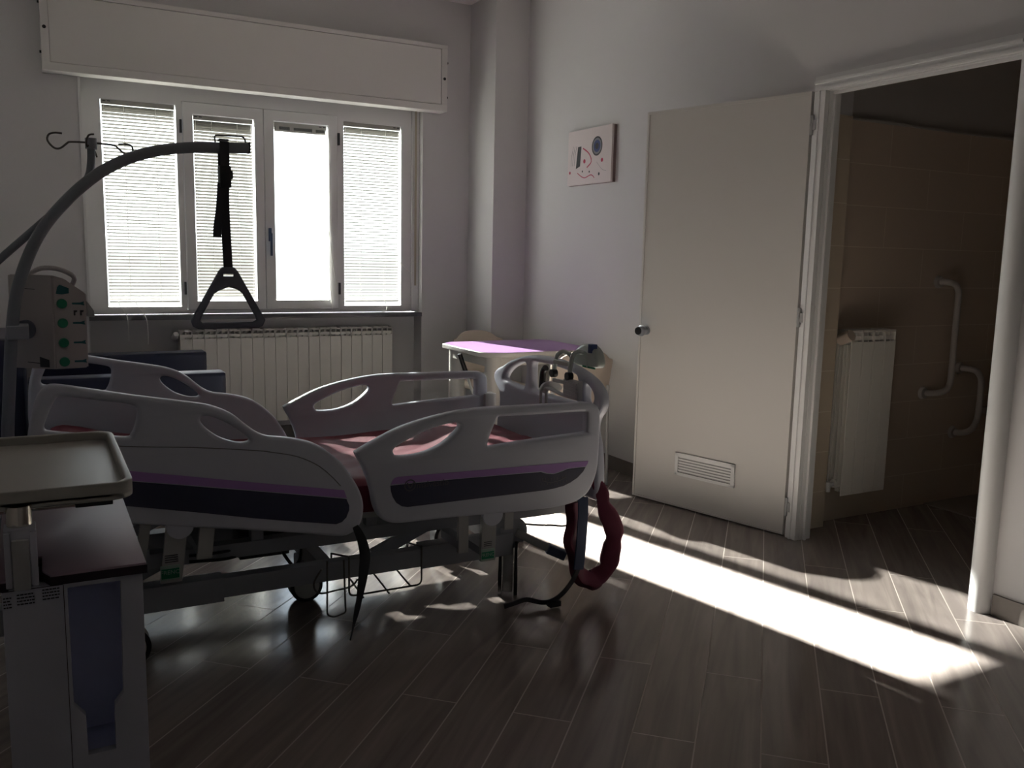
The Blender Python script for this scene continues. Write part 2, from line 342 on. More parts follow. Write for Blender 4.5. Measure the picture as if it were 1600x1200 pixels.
# ------------------------------------------------------------------ grab bars and folding shower seat
def bar(name, label, cat, pts, r, flanges, group=None):
    t = thing(name, label, cat, pts[0], group)
    tube('tube', M['grab'], crom(pts, 5), r, t, 14)
    for f in flanges: cyl('flange', M['grab'], (f[0], 3.147, f[1]), (f[0], 3.130, f[1]), r*2.1, t, 20, r2=r*1.7)
    return t
bar('grab_bar', 'tall vertical white grab bar on the bathroom tiles beside the radiator', 'grab bar',
    [(4.315, 3.145, 1.245), (4.33, 3.10, 1.245), (4.37, 3.085, 1.235), (4.405, 3.085, 1.20), (4.41, 3.085, 1.15), (4.41, 3.085, 0.95), (4.41, 3.085, 0.75), (4.405, 3.085, 0.69), (4.37, 3.085, 0.655), (4.31, 3.10, 0.642), (4.27, 3.145, 0.640)], 0.017, [(4.315, 1.245), (4.265, 0.640)])
bar('grab_bar', 'short white grab bar at lower right beside the folded shower seat', 'grab bar',
    [(4.56, 3.145, 0.765), (4.575, 3.10, 0.765), (4.62, 3.08, 0.752), (4.665, 3.08, 0.71), (4.675, 3.08, 0.65), (4.675, 3.08, 0.55), (4.665, 3.08, 0.47), (4.62, 3.08, 0.42), (4.575, 3.10, 0.402), (4.55, 3.145, 0.400)], 0.017, [(4.56, 0.765), (4.55, 0.400)])
st = thing('shower_seat', 'folded white slatted shower seat partly hidden by the right door jamb', 'shower seat', (4.75, 3.0, 0.5))
tube('seat_frame', M['grab'], crom([(4.745, 3.045, 0.44), (4.745, 3.045, 0.70), (4.745, 3.045, 0.81), (4.765, 3.045, 0.855), (4.83, 3.045, 0.865), (5.10, 3.045, 0.865)], 4), 0.013, st)
for z in (0.80, 0.72, 0.63, 0.545):
    box('slat', M['grab'], 4.755, 5.10, 3.036, 3.054, z-0.026, z+0.026, st, bev=0.004)
box('wall_bracket', M['grab'], 4.80, 5.05, 3.05, 3.147, 0.49, 0.53, st)

# ------------------------------------------------------------------ door and frame
d = bpy.data.objects.new('door_1', None); C.objects.link(d); d.location = (3.190, 3.020, 0); structure(d)
A = V((3.178, 3.047, 0)); B = V((2.938, 3.958, 0)); dv = (B-A).normalized(); nv = V((dv.y, -dv.x, 0))   # nv points to the wall side
if nv.x < 0: nv = -nv
TL = Matrix(((dv.x, nv.x, 0, A.x), (dv.y, nv.y, 0, A.y), (0, 0, 1, 0), (0, 0, 0, 1)))      # local x along leaf, y into leaf thickness
LW, LH = 0.945, 2.108
def dl(name, m, x0, x1, y0, y1, z0, z1, bev=0.0, parent=d):
    bm = bmesh.new(); add_box(bm, x0, x1, y0, y1, z0, z1, bev); bm.transform(TL); return finish(bm, name, m, parent, smooth=bev > 0)
M['door'] = mat('door_lacquer', (0.60, 0.58, 0.555), 0.38, noise=0.02, nscale=3)
leaf = dl('door_leaf', M['door'], 0.0, LW, 0.004, 0.044, 0.008, LH)
bm = bmesh.new()                                                     # folded steel rim around the leaf
for b in ((0, LW, 0.008, 0.018), (0, LW, LH-0.014, LH), (0, 0.010, 0.018, LH-0.014), (LW-0.012, LW, 0.018, LH-0.014)):
    add_box(bm, b[0], b[1], -0.001, 0.004, b[2], b[3])
bm.transform(TL); finish(bm, 'leaf_rim', M['door'], d)
# knob
bm = bmesh.new(); 
add_cyl(bm, (0.895, 0.004, 0.945), (0.895, -0.014, 0.945), 0.024, 24); add_cyl(bm, (0.895, -0.014, 0.945), (0.895, -0.045, 0.945), 0.020, 24, r2=0.030); add_cyl(bm, (0.895, -0.045, 0.945), (0.895, -0.062, 0.945), 0.030, 24, r2=0.024)
bm.transform(TL); finish(bm, 'door_knob', M['steel'], d, smooth=True)
bm = bmesh.new(); add_cyl(bm, (0.895, 0.046, 0.945), (0.895, 0.085, 0.945), 0.024, 24); bm.transform(TL); finish(bm, 'door_knob', M['dark'], d, smooth=True)
cm = bmesh.new(); add_cyl(cm, (0.900, -0.062, 0.945), (0.900, -0.067, 0.945), 0.021, 20); cm.transform(TL); finish(cm, 'knob_cap', M['dark'], d, smooth=True)
# vent grille
bm = bmesh.new()
vx0, vx1, vz0, vz1 = 0.287, 0.657, 0.183, 0.306
for b in ((vx0, vx1, vz0, vz0+0.017), (vx0, vx1, vz1-0.017, vz1), (vx0, vx0+0.020, vz0, vz1), (vx1-0.020, vx1, vz0, vz1)): add_box(bm, b[0], b[1], -0.007, 0.004, b[2], b[3], 0.001)
for i in range(6):
    z = vz0+0.024+i*0.0150
    add_box(bm, vx0+0.018, vx1-0.018, -0.005, -0.001, z, z+0.0085, mtx=None)
bm.transform(TL); gr = finish(bm, 'vent_grille', M['frame'], d)
bm = bmesh.new(); add_box(bm, vx0+0.015, vx1-0.015, 0.0, 0.0045, vz0+0.015, vz1-0.015); bm.transform(TL); finish(bm, 'vent_backing', M['steel2'], d)
# steel frame around the opening
JT = 0.055
bm = bmesh.new()
y = DY1
JF = 0.058
add_box(bm, RX+0.002, RX+0.074, y-0.008, y+0.004, 0, DH-0.009)
add_box(bm, RX-0.024, RX+0.001, y-0.006, y+JF, 0, DH-0.007, 0.002)
add_box(bm, RX-0.031, RX-0.023, y+0.022, y+0.034, 0, DH-0.007, 0.002)
add_box(bm, RX+0.022, RX+0.036, y-0.022, y-0.0085, 0, DH-0.023, 0.002)
add_box(bm, RX+0.066, RX+0.078, y-0.006, y+0.03, 0, DH+0.03, 0.002)
# head
add_box(bm, RX+0.002, RX+0.074, DY0, y+0.004, DH-0.008, DH+0.004)
add_box(bm, RX-0.024, RX+0.001, DY0-JF, y+JF, DH-0.006, DH+JF, 0.002)
add_box(bm, RX-0.034, RX-0.0245, DY0, y+JF-0.004, DH+0.024, DH+0.036, 0.002)
add_box(bm, RX-0.029, RX-0.0245, DY0, y, DH-0.004, DH+0.006, 0.001)
add_box(bm, RX+0.022, RX+0.036, DY0+0.011, y-0.009, DH-0.022, DH-0.0085, 0.002)
# strike side
add_box(bm, RX-0.002, RX+0.074, DY0-0.004, DY0+0.010, 0, DH)
add_box(bm, RX+0.022, RX+0.036, DY0+0.010, DY0+0.024, 0, DH, 0.002)
finish(bm, 'door_frame', M['frame'], d, smooth=False)
bm = bmesh.new()
prof = [(RX+0.004, DY0+0.010), (RX-0.016, DY0+0.008), (RX-0.032, DY0-0.004), (RX-0.041, DY0-0.022), (RX-0.041, DY0-0.050), (RX-0.030, DY0-0.068), (RX-0.014, DY0-0.076), (RX+0.0, DY0-0.078)]
bot = [bm.verts.new((a, b, 0)) for a, b in prof]; top = [bm.verts.new((a, b, DH+JT)) for a, b in prof]
for i in range(len(prof)-1): bm.faces.new((bot[i], bot[i+1], top[i+1], top[i]))
bm.faces.new((bot[-1], bot[0], top[0], top[-1])); bm.faces.new(top); bm.faces.new(bot[::-1])
lab(finish(bm, 'door_frame_post', M['frame'], d, smooth=True), 'rounded white steel post of the frame')
for z in (1.955, 1.075, 0.155):
    bm = bmesh.new(); add_cyl(bm, (3.172, 3.030, z-0.045), (3.172, 3.030, z+0.045), 0.0075, 12); add_cyl(bm, (3.172, 3.030, z-0.003), (3.172, 3.030, z+0.003), 0.0095, 12)
    add_box(bm, 3.170, 3.184, 3.005, 3.030, z-0.022, z+0.022); finish(bm, 'hinge', M['steel2'], d, smooth=True)

# ------------------------------------------------------------------ window
w = bpy.data.objects.new('window_1', None); C.objects.link(w); w.location = (1.43, 6.28, 0.9); structure(w)
YF = 6.262
BL = [(0.421, 0.868, 0.953, 2.256), (0.970, 1.366, 0.989, 2.208), (1.496, 1.877, 0.993, 2.211), (1.990, 2.428, 0.951, 2.254)]
def holes(loops): return loops
plate('window_frame', M['frame'], [rect(WX0, 2.505, 0.905, 2.50), rect(BL[0][0], BL[0][1], BL[0][2], BL[0][3]), rect(0.905, 1.945, 0.93, 2.285), rect(BL[3][0], BL[3][1], BL[3][2], BL[3][3])], 'xz', YF, 0.066, w, bev=0.002, smooth=False, bres=1)
plate('casement_sash', M['frame'], [rect(0.908, 1.4255, 0.932, 2.282), rect(*BL[1])], 'xz', YF-0.012, 0.062, w, bev=0.004, smooth=False, bres=2)
plate('casement_sash', M['frame'], [rect(1.4285, 1.942, 0.932, 2.282), rect(*BL[2])], 'xz', YF-0.012, 0.062, w, bev=0.004, smooth=False, bres=2)
for b in BL: box('glass_pane', M['glass'], b[0]-0.001, b[1]+0.001, YF+0.050, YF+0.0515, b[2]-0.001, b[3]+0.001, w)
bm = bmesh.new(); add_box(bm, 1.447, 1.467, YF-0.030, YF-0.011, 1.40, 1.49, 0.004); add_box(bm, 1.452, 1.468, YF-0.050, YF-0.036, 1.30, 1.455, 0.006); add_box(bm, 1.451, 1.465, YF-0.04, YF-0.02, 1.43, 1.46, 0.003)
finish(bm, 'window_handle', M['bluegrey'], w, smooth=True)
for hx in (0.893, 1.950):
    for z in (2.125, 1.075): box('hinge', M['hinge'], hx-0.007, hx+0.007, YF-0.022, YF+0.002, z-0.042, z+0.042, w, bev=0.003)
box('guide_channel', M['frame'], 2.505, WX1, YF-0.02, 6.33, 0.905, 2.50, w, bev=0.003)
box('window_sill', M['stone'], WX0, WX1-0.005, WY-0.022, 6.33, 0.872, 0.902, w, bev=0.003)
bm = bmesh.new(); add_box(bm, WX0-0.004, 0.310, WY-0.012, 6.262, 0.903, 2.36); finish(bm, 'edge_trim', M['frame'], w)
bt = tag(box('shutter_belt', M['belt'], 2.520, 2.536, 6.228, 6.2305, 1.10, 2.42), 'beige shutter pull belt hanging at the right edge of the window', 'belt')
# blinds
labs = ['lowered venetian blind in the leftmost window pane', 'lowered venetian blind in the second pane, behind the trapeze strap',
        'raised venetian blind bunched at the top of the third, open pane', 'lowered venetian blind in the rightmost window pane']
tilts = [0.34, 0.56, 0.0, 0.26]
for i, b in enumerate(BL):
    t = thing('venetian_blind', labs[i], 'blind', ((b[0]+b[1])/2, YF+0.03, b[3]), 'venetian blinds in the window')
    x0, x1, yc = b[0]+0.006, b[1]-0.006, YF+0.026
    box('headrail', M['slat'], x0, x1, yc-0.013, yc+0.013, b[3]-0.030, b[3]-0.002, t, bev=0.002)
    for hx in ((x0+0.02, x0+0.045), (x1-0.065, x1-0.04)):
        pass
    hs = [x0+0.018, x0+0.045] if i < 2 else [x1-0.045, x1-0.018]
    for hx in hs: box('clip', M['hinge'], hx-0.009, hx+0.009, yc-0.0145, yc-0.0125, b[3]-0.015, b[3]-0.009, t)
    bm = bmesh.new(); pitch = 0.0212
    top = b[3]-0.045; bot = b[2]+0.030
    if i == 2: zs = [b[3]-0.031-0.0016*k for k in range(13)]
    else:
        zs = []; z = top
        dense = [2, 2, 0, 2][i]
        while z > bot: zs.append(z); z -= pitch
    for q, z in enumerate(zs):
        a = tilts[i] + ((0.75, 0.5, 0.3, 0.1)[q] if (i != 2 and q < 4) else 0) + random.uniform(-.015, .015)
        hw = 0.0122; c, s = math.cos(a)*hw, math.sin(a)*hw
        pr = [(-c, s), (0, 0.0016), (c, -s)]
        rows = [[bm.verts.new((x, yc+py_, z+pz+o)) for (py_, pz) in pr] for x in (x0+0.003, x1-0.003) for o in (0, -0.0005)]
        A0, A1, B0, B1 = rows
        for k in range(2):
            bm.faces.new((A0[k], A0[k+1], B0[k+1], B0[k])); bm.faces.new((A1[k], B1[k], B1[k+1], A1[k+1]))
        bm.faces.new((A0[0], B0[0], B1[0], A1[0])); bm.faces.new((A0[2], A1[2], B1[2], B0[2]))
        bm.faces.new((A0[0], A1[0], A1[1], A1[2], A0[2], A0[1])); bm.faces.new((B0[0], B0[1], B0[2], B1[2], B1[1], B1[0]))
    finish(bm, 'slats', M['slatg'], t)
    zb = zs[-1]-(0.012 if i != 2 else 0.002)
    box('bottom_rail', M['slat'], x0+0.003, x1-0.003, yc-0.012, yc+0.012, zb-0.010, zb, t, bev=0.002)
    for fx in (0.035, 0.30, 0.73, 0.965):
        xx = x0+(x1-x0)*fx
        for yy in (yc-0.0132, yc+0.0132): cyl('ladder_cord', M['cord'], (xx, yy, zb), (xx, yy, b[3]-0.03), 0.0011, t, 6)
    if i == 0:
        cp = [[(x0+0.055, yc-0.02, zb), (x0+0.06, yc-0.05, zb-0.03), (x0+0.09, 6.13, 0.90), (x0+0.095, 6.125, 0.74)], [(x0+0.155, yc-0.02, zb), (x0+0.165, yc-0.05, zb-0.03), (x0+0.205, 6.13, 0.88), (x0+0.21, 6.125, 0.72)]]
    elif i == 1: cp = [[(x0-0.02, YF-0.02, 0.915), (x0-0.08, 6.2, 0.905), (x0-0.20, 6.19, 0.905), (x0-0.24, 6.20, 0.906)]]
    elif i == 2: cp = [[(x1-0.001, yc-0.045, b[3]-0.05), (x1+0.000, yc-0.045, 1.6), (x1+0.004, yc-0.055, 1.1), (x1+0.012, 6.20, 0.91)], [(x1, yc-0.045, 1.5), (x1+0.02, yc-0.048, 1.30), (x1+0.055, yc-0.048, 1.09)]]
    else: cp = [[(x1-0.12, yc-0.02, zb), (x1-0.125, 6.21, 0.93), (x1-0.17, 6.19, 0.906), (x1-0.32, 6.19, 0.905)], [(x1-0.01, yc-0.045, 1.27), (x1+0.02, yc-0.05, 1.24), (x1+0.07, 6.24, 1.20)]]
    for c_ in cp: tube('pull_cord', M['cord'], crom(c_, 5), 0.0018 if i != 2 else 0.0022, t, 6)
    if i == 2:
        for fx in (0.03, 0.30, 0.72): box('tape', M['slat'], x0+(x1-x0)*fx, x0+(x1-x0)*fx+0.025, yc-0.0145, yc-0.013, zs[-1]-0.01, zs[0]+0.01, t)
# shutter box
sb = thing('shutter_box', 'long white roller shutter box above the window', 'shutter box', (1.40, 6.12, 2.36))
bm = bmesh.new(); add_box(bm, 0.108, 2.700, 6.075, WY, 2.385, 2.814, 0.003); finish(bm, 'case', M['white'], sb, smooth=True)
bm = bmesh.new()
for b in ((0.108, 2.700, 2.790, 2.818), (0.108, 0.150, 2.40, 2.79), (2.655, 2.700, 2.40, 2.79)): add_box(bm, b[0], b[1], 6.060, 6.076, b[2], b[3], 0.002)
add_box(bm, 0.108, 2.700, 6.058, 6.076, 2.358, 2.405, 0.004)
finish(bm, 'front_rim', M['white'], sb, smooth=True)
box('front_panel', M['white'], 0.152, 2.653, 6.066, 6.076, 2.407, 2.788, sb, bev=0.002)
bm = bmesh.new(); vs = [(0.108, 6.075, 2.358), (0.108, WY, 2.358), (0.108, WY, 2.386), (0.108, 6.075, 2.386)]
a = [bm.verts.new(p) for p in vs]; c_ = [bm.verts.new((2.700, p[1], p[2])) for p in vs]
for k in range(4): bm.faces.new((a[k], a[(k+1) % 4], c_[(k+1) % 4], c_[k]))
bm.faces.new(a[::-1]); bm.faces.new(c_); finish(bm, 'bottom_board', M['white'], sb)
for (x, z) in ((0.128, 2.60), (2.678, 2.585)): cyl('screw', M['dark'], (x, 6.061, z), (x, 6.0575, z), 0.0105, sb, 12)
for (x, z) in ((0.104, 2.46), (2.704, 2.46), (2.704, 2.70), (0.104, 2.74)): cyl('side_screw', M['dark'], (x-0.004 if x > 1 else x+0.004, 6.078, z), (x+0.006 if x > 1 else x-0.006, 6.078, z), 0.008, sb, 10)

# ------------------------------------------------------------------ canvas on the right wall
pc = thing('canvas_painting', 'small white canvas with abstract black, red and blue shapes', 'painting', (RX, 4.88, 1.98))
py0, py1, pz0, pz1 = 4.632, 5.138, 1.803, 2.150
box('canvas', M['canvas'], RX-0.034, RX-0.006, py0, py1, pz0, pz1, pc, bev=0.002)
box('stretcher_frame', M['canvedge'], RX-0.020, RX, py0-0.0010, py1+0.0015, pz0-0.001, pz1-0.002, pc)
bm = bmesh.new(); xs = RX-0.0345
def U(u, v): return V((xs, py1-(py1-py0)*u, pz0+(pz1-pz0)*v))          # u: left to right as seen
def disc(u, v, ru, mi, dx=0.0, n=24, a0=0):
    c = U(u, v); vs = [bm.verts.new((c.x-dx, c.y+ru*math.cos(2*math.pi*k/n+a0), c.z+ru*math.sin(2*math.pi*k/n+a0))) for k in range(n)]
    bm.faces.new(vs).material_index = mi
def poly(pts, mi, dx=0.0):
    bm.faces.new([bm.verts.new(U(*p)-V((dx, 0, 0))) for p in pts]).material_index = mi
def line(pts, wd, mi, dx=0.0002):
    q = crom([(a, b, 0) for a, b in pts], 5)
    L_, R_ = [], []
    for k in range(len(q)):
        d_ = (q[min(k+1, len(q)-1)]-q[max(k-1, 0)]); d_ = V((d_.x*1.46, d_.y, 0)).normalized(); n_ = V((-d_.y/1.46, d_.x, 0))*wd
        L_.append(bm.verts.new(U(q[k].x+n_.x, q[k].y+n_.y)-V((dx, 0, 0)))); R_.append(bm.verts.new(U(q[k].x-n_.x, q[k].y-n_.y)-V((dx, 0, 0))))
    for k in range(len(q)-1): bm.faces.new((L_[k], L_[k+1], R_[k+1], R_[k])).material_index = mi
disc(0.68, 0.66, 0.060, 0, 0.0001); disc(0.68, 0.66, 0.050, 3, 0.0003); disc(0.68, 0.66, 0.038, 2, 0.0005); disc(0.68, 0.66, 0.020, 0, 0.0007)
poly([(0.24, 0.70), (0.32, 0.70), (0.30, 0.34), (0.20, 0.30)], 0)
line([(0.36, 0.66), (0.50, 0.55), (0.56, 0.40), (0.46, 0.30)], 0.012, 1)
line([(0.24, 0.22), (0.40, 0.12), (0.56, 0.16), (0.64, 0.10)], 0.008, 1)
for k in range(3): line([(0.08+0.04*k, 0.36), (0.09+0.04*k, 0.52), (0.13+0.04*k, 0.72)], 0.004, 0)
line([(0.68, 0.38), (0.80, 0.24), (0.90, 0.20)], 0.003, 3)
for (u, v, r_, mi) in ((0.06, 0.24, .010, 1), (0.80, 0.40, .013, 1), (0.40, 0.42, .014, 1), (0.36, 0.24, .007, 0), (0.52, 0.22, .007, 0), (0.74, 0.16, .010, 0)): disc(u, v, r_, mi, 0.0003, 10)
finish(bm, 'painted_shapes', None, pc, mats=[M['inkblack'], M['inkred'], M['inkblue'], M['inkgrey']])

# ------------------------------------------------------------------ lilac table and its chairs
tb = thing('table', 'square table with a lilac top and white edge in the corner', 'table', (2.78, 5.08, 0))
TO = [(2.40, 4.735), (2.52, 4.695), (3.150, 4.695), (3.190, 4.735), (3.190, 5.37), (3.140, 5.42), (2.45, 5.42), (2.362, 5.34), (2.362, 4.79)]
plate('table_top', M['tabwhite'], [TO], 'xy', 0.722, 0.031, tb, bev=0.006, smooth=False, bres=3)
TI = [(2.78+(a-2.78)*0.985, 5.06+(b-5.06)*0.982) for a, b in TO]
lab(plate('top_surface', M['lilac'], [TI], 'xy', 0.7525, 0.0015, tb, smooth=False), 'lilac laminate surface')
for (a, b) in ((2.465, 4.80), (3.12, 4.80), (2.465, 5.33), (3.12, 5.33)):
    cyl('leg', M['tabwhite'], (a, b, 0), (a, b, 0.722), 0.052, tb, 28)
bm = bmesh.new(); add_box(bm, 2.43, 3.12, 4.79, 4.81, 0.66, 0.722); add_box(bm, 2.43, 3.12, 5.32, 5.34, 0.66, 0.722); add_box(bm, 2.42, 2.44, 4.80, 5.33, 0.66, 0.722); add_box(bm, 3.11, 3.13, 4.80, 5.33, 0.66, 0.722); finish(bm, 'apron', M['tabwhite'], tb)
def chair(label, cx, cy, sgn, arms=False, zt=0.80, hw=0.20):
    """sgn=+1: the back stands on the +Y side of the seat"""
    t = thing('chair', label, 'chair', (cx, cy, 0), 'beige chairs at the lilac table')
    yb = cy + sgn*0.20
    bm = bmesh.new(); nx, nz = 12, 8; g = []
    for j in range(nz+1):
        row = []
        for i in range(nx+1):
            u = i/nx*2-1; v = j/nz
            half = hw*(0.93+0.07*v) * (1.0 if v < 0.75 else math.sqrt(max(0.0, 1-((v-0.75)/0.25)**2*0.30)))
            zz = 0.50+(zt-0.50)*v - (0.06*abs(u)**3.0 if v > 0.8 else 0)*(v-0.8)/0.2
            yy = yb + sgn*(0.05*v - 0.045*u*u)
            row.append(V((cx+u*half, yy, zz)))
        g.append(row)
    f0 = [[bm.verts.new(p) for p in r] for r in g]; f1 = [[bm.verts.new(p+V((0, sgn*0.012, 0))) for p in r] for r in g]
    for j in range(nz):
        for i in range(nx):
            bm.faces.new((f0[j][i], f0[j][i+1], f0[j+1][i+1], f0[j+1][i])); bm.faces.new((f1[j][i], f1[j+1][i], f1[j+1][i+1], f1[j][i+1]))
    for i in range(nx):
        bm.faces.new((f0[0][i], f1[0][i], f1[0][i+1], f0[0][i+1])); bm.faces.new((f0[nz][i], f0[nz][i+1], f1[nz][i+1], f1[nz][i]))
    for j in range(nz):
        bm.faces.new((f0[j][0], f0[j+1][0], f1[j+1][0], f1[j][0])); bm.faces.new((f0[j][nx], f1[j][nx], f1[j+1][nx], f0[j+1][nx]))
    finish(bm, 'backrest', M['chairb'], t, smooth=True)
    plate('seat', M['chairb'], [rrect(cx-0.21, cx+0.21, cy-0.20, cy+0.20, 0.06)], 'xy', 0.425, 0.03, t, bev=0.010, smooth=False)
    for sx in (-1, 1):
        for sy in (-1, 1):
            top = 0.425 if sy != sgn else 0.60
            tube('leg', M['steel2'], crom([(cx+sx*0.205, cy+sy*0.19, 0.0), (cx+sx*0.195, cy+sy*0.185, 0.40), (cx+sx*0.185, cy+sy*(0.185 if top < 0.5 else 0.195), top)], 3), 0.010, t, 10)
        if arms:
            tube('armrest', M['dark'], crom([(cx+sx*0.225, yb-sgn*0.005, 0.66), (cx+sx*0.235, cy+sgn*0.05, 0.655), (cx+sx*0.235, cy-sgn*0.14, 0.63), (cx+sx*0.22, cy-sgn*0.19, 0.45)], 4), 0.014, t, 10)
    return t
chair('beige chair on the far side of the lilac table against the corner column', 2.79, 5.475, 1, False, 0.80)
chair('beige chair in front of the lilac table, seen behind the bed footboard', 2.74, 4.42, -1, False, 0.815, 0.21)
# armrest stick and crumpled bag beside the table leg
wc = thing('walking_stick', 'grey walking stick with a black grip leaning under the left edge of the lilac table', 'walking stick', (2.62, 5.06, 0))
tube('shaft', M['steel2'], [(2.640, 5.075, 0.0), (2.415, 5.075, 0.585)], 0.009, wc, 10)
lab(tube('grip', M['dark'], crom([(2.419, 5.075, 0.575), (2.395, 5.075, 0.635), (2.372, 5.075, 0.695), (2.366, 5.075, 0.712)], 4), [0.015]*13, wc, 12), 'black grip')
bm = bmesh.new(); bmesh.ops.create_icosphere(bm, subdivisions=4, radius=1.0)
for v in bm.verts:
    n_ = v.co.normalized(); k = 1+0.22*math.sin(9*n_.x+3*n_.z)*math.cos(8*n_.y-2*n_.x)+0.14*math.sin(17*n_.z+11*n_.y)*math.sin(13*n_.x)+random.uniform(-.05, .05)
    v.co = V((n_.x*0.085*k, n_.y*0.07*k, n_.z*0.055*k)) + V((2.58, 4.46, 0.513))
for f in bm.faces: f.smooth = False
tag(finish(bm, 'plastic_bag', M['foil']), 'crumpled clear plastic bag glinting on the chair seat', 'bag')

# ------------------------------------------------------------------ navy armchair by the window
ac = thing('armchair', 'dark navy recliner armchair beneath the window left of the radiator', 'armchair', (0.35, 5.5, 0))
def cushion(name, x0, x1, y0, y1, z0, z1, bev=0.035): return box(name, M['armch'], x0, x1, y0, y1, z0, z1, ac, bev=bev, seg=4)
cushion('armrest', -0.05, 0.925, 5.06, 5.19, 0.10, 0.660, 0.030); cushion('armrest', -0.02, 0.955, 5.86, 5.99, 0.10, 0.690, 0.030)
cushion('seat_cushion', -0.02, 0.72, 5.20, 5.85, 0.24, 0.44, 0.04); cushion('backrest', -0.26, -0.06, 5.16, 5.92, 0.20, 0.86, 0.05)
cushion('footrest', 0.725, 0.86, 5.22, 5.83, 0.12, 0.42, 0.03)
for (a, b) in ((0.02, 5.10), (0.85, 5.10), (0.02, 5.93), (0.85, 5.93)): cyl('foot', M['dark'], (a, b, 0), (a, b, 0.11), 0.022, ac, 16)

# ------------------------------------------------------------------ hospital bed
bed = thing('hospital_bed', 'grey hospital bed with purple striped side rails and maroon mattress', 'bed', (0.90, 3.24, 0))
YN, YR, RT = 2.760, 3.720, 0.042
HR = [(-0.040, 0.66), (-0.036, 0.791), (-0.023, 0.863), (-0.008, 0.912), (0.011, 0.938), (0.038, 0.947), (0.12, 0.931), (0.261, 0.901), (0.40, 0.875), (0.462, 0.860), (0.518, 0.833), (0.562, 0.795), (0.594, 0.769), (0.629, 0.753), (0.689, 0.743), (0.765, 0.722), (0.818, 0.690), (0.871, 0.638), (0.910, 0.580), (0.932, 0.534), (0.941, 0.493), (0.937, 0.449), (0.922, 0.418), (0.895, 0.400), (0.855, 0.396), (0.740, 0.420), (0.614, 0.445), (0.40, 0.485), (0.23, 0.517), (0.05, 0.548), (-0.015, 0.575)]
HO = [(0.040, 0.905), (0.062, 0.911), (0.15, 0.895), (0.230, 0.879), (0.248, 0.868), (0.251, 0.850), (0.244, 0.816), (0.233, 0.791), (0.216, 0.782), (0.12, 0.797), (0.03, 0.812), (0.008, 0.822), (0.014, 0.850)]
HLn = [(0.427, 0.815), (0.435, 0.829), (0.466, 0.824), (0.513, 0.798), (0.556, 0.764), (0.572, 0.747), (0.564, 0.739), (0.531, 0.741), (0.484, 0.759), (0.447, 0.788)]
FR = [(0.915, 0.672), (0.922, 0.680), (0.989, 0.713), (1.061, 0.744), (1.143, 0.767), (1.238, 0.785), (1.316, 0.794), (1.394, 0.797), (1.59, 0.794), (1.816, 0.790), (1.856, 0.782), (1.878, 0.763), (1.885, 0.723), (1.885, 0.585), (1.876, 0.510), (1.85, 0.450), (1.819, 0.423), (1.77, 0.404), (1.677, 0.396), (1.507, 0.399), (1.275, 0.409), (1.129, 0.412), (1.060, 0.415), (1.020, 0.427), (0.993, 0.451), (0.977, 0.489), (0.966, 0.545), (0.944, 0.614), (0.922, 0.655)]
FLn = [(1.048, 0.675), (1.073, 0.692), (1.143, 0.722), (1.21, 0.742), (1.268, 0.751), (1.290, 0.747), (1.294, 0.734), (1.276, 0.713), (1.237, 0.683), (1.196, 0.664), (1.151, 0.652), (1.104, 0.648), (1.062, 0.650), (1.050, 0.659)]
FRc = [(1.436, 0.744), (1.444, 0.757), (1.465, 0.760), (1.60, 0.758), (1.79, 0.756), (1.815, 0.754), (1.823, 0.744), (1.823, 0.683), (1.812, 0.674), (1.662, 0.668), (1.50, 0.659), (1.42, 0.654), (1.405, 0.660), (1.412, 0.690)]
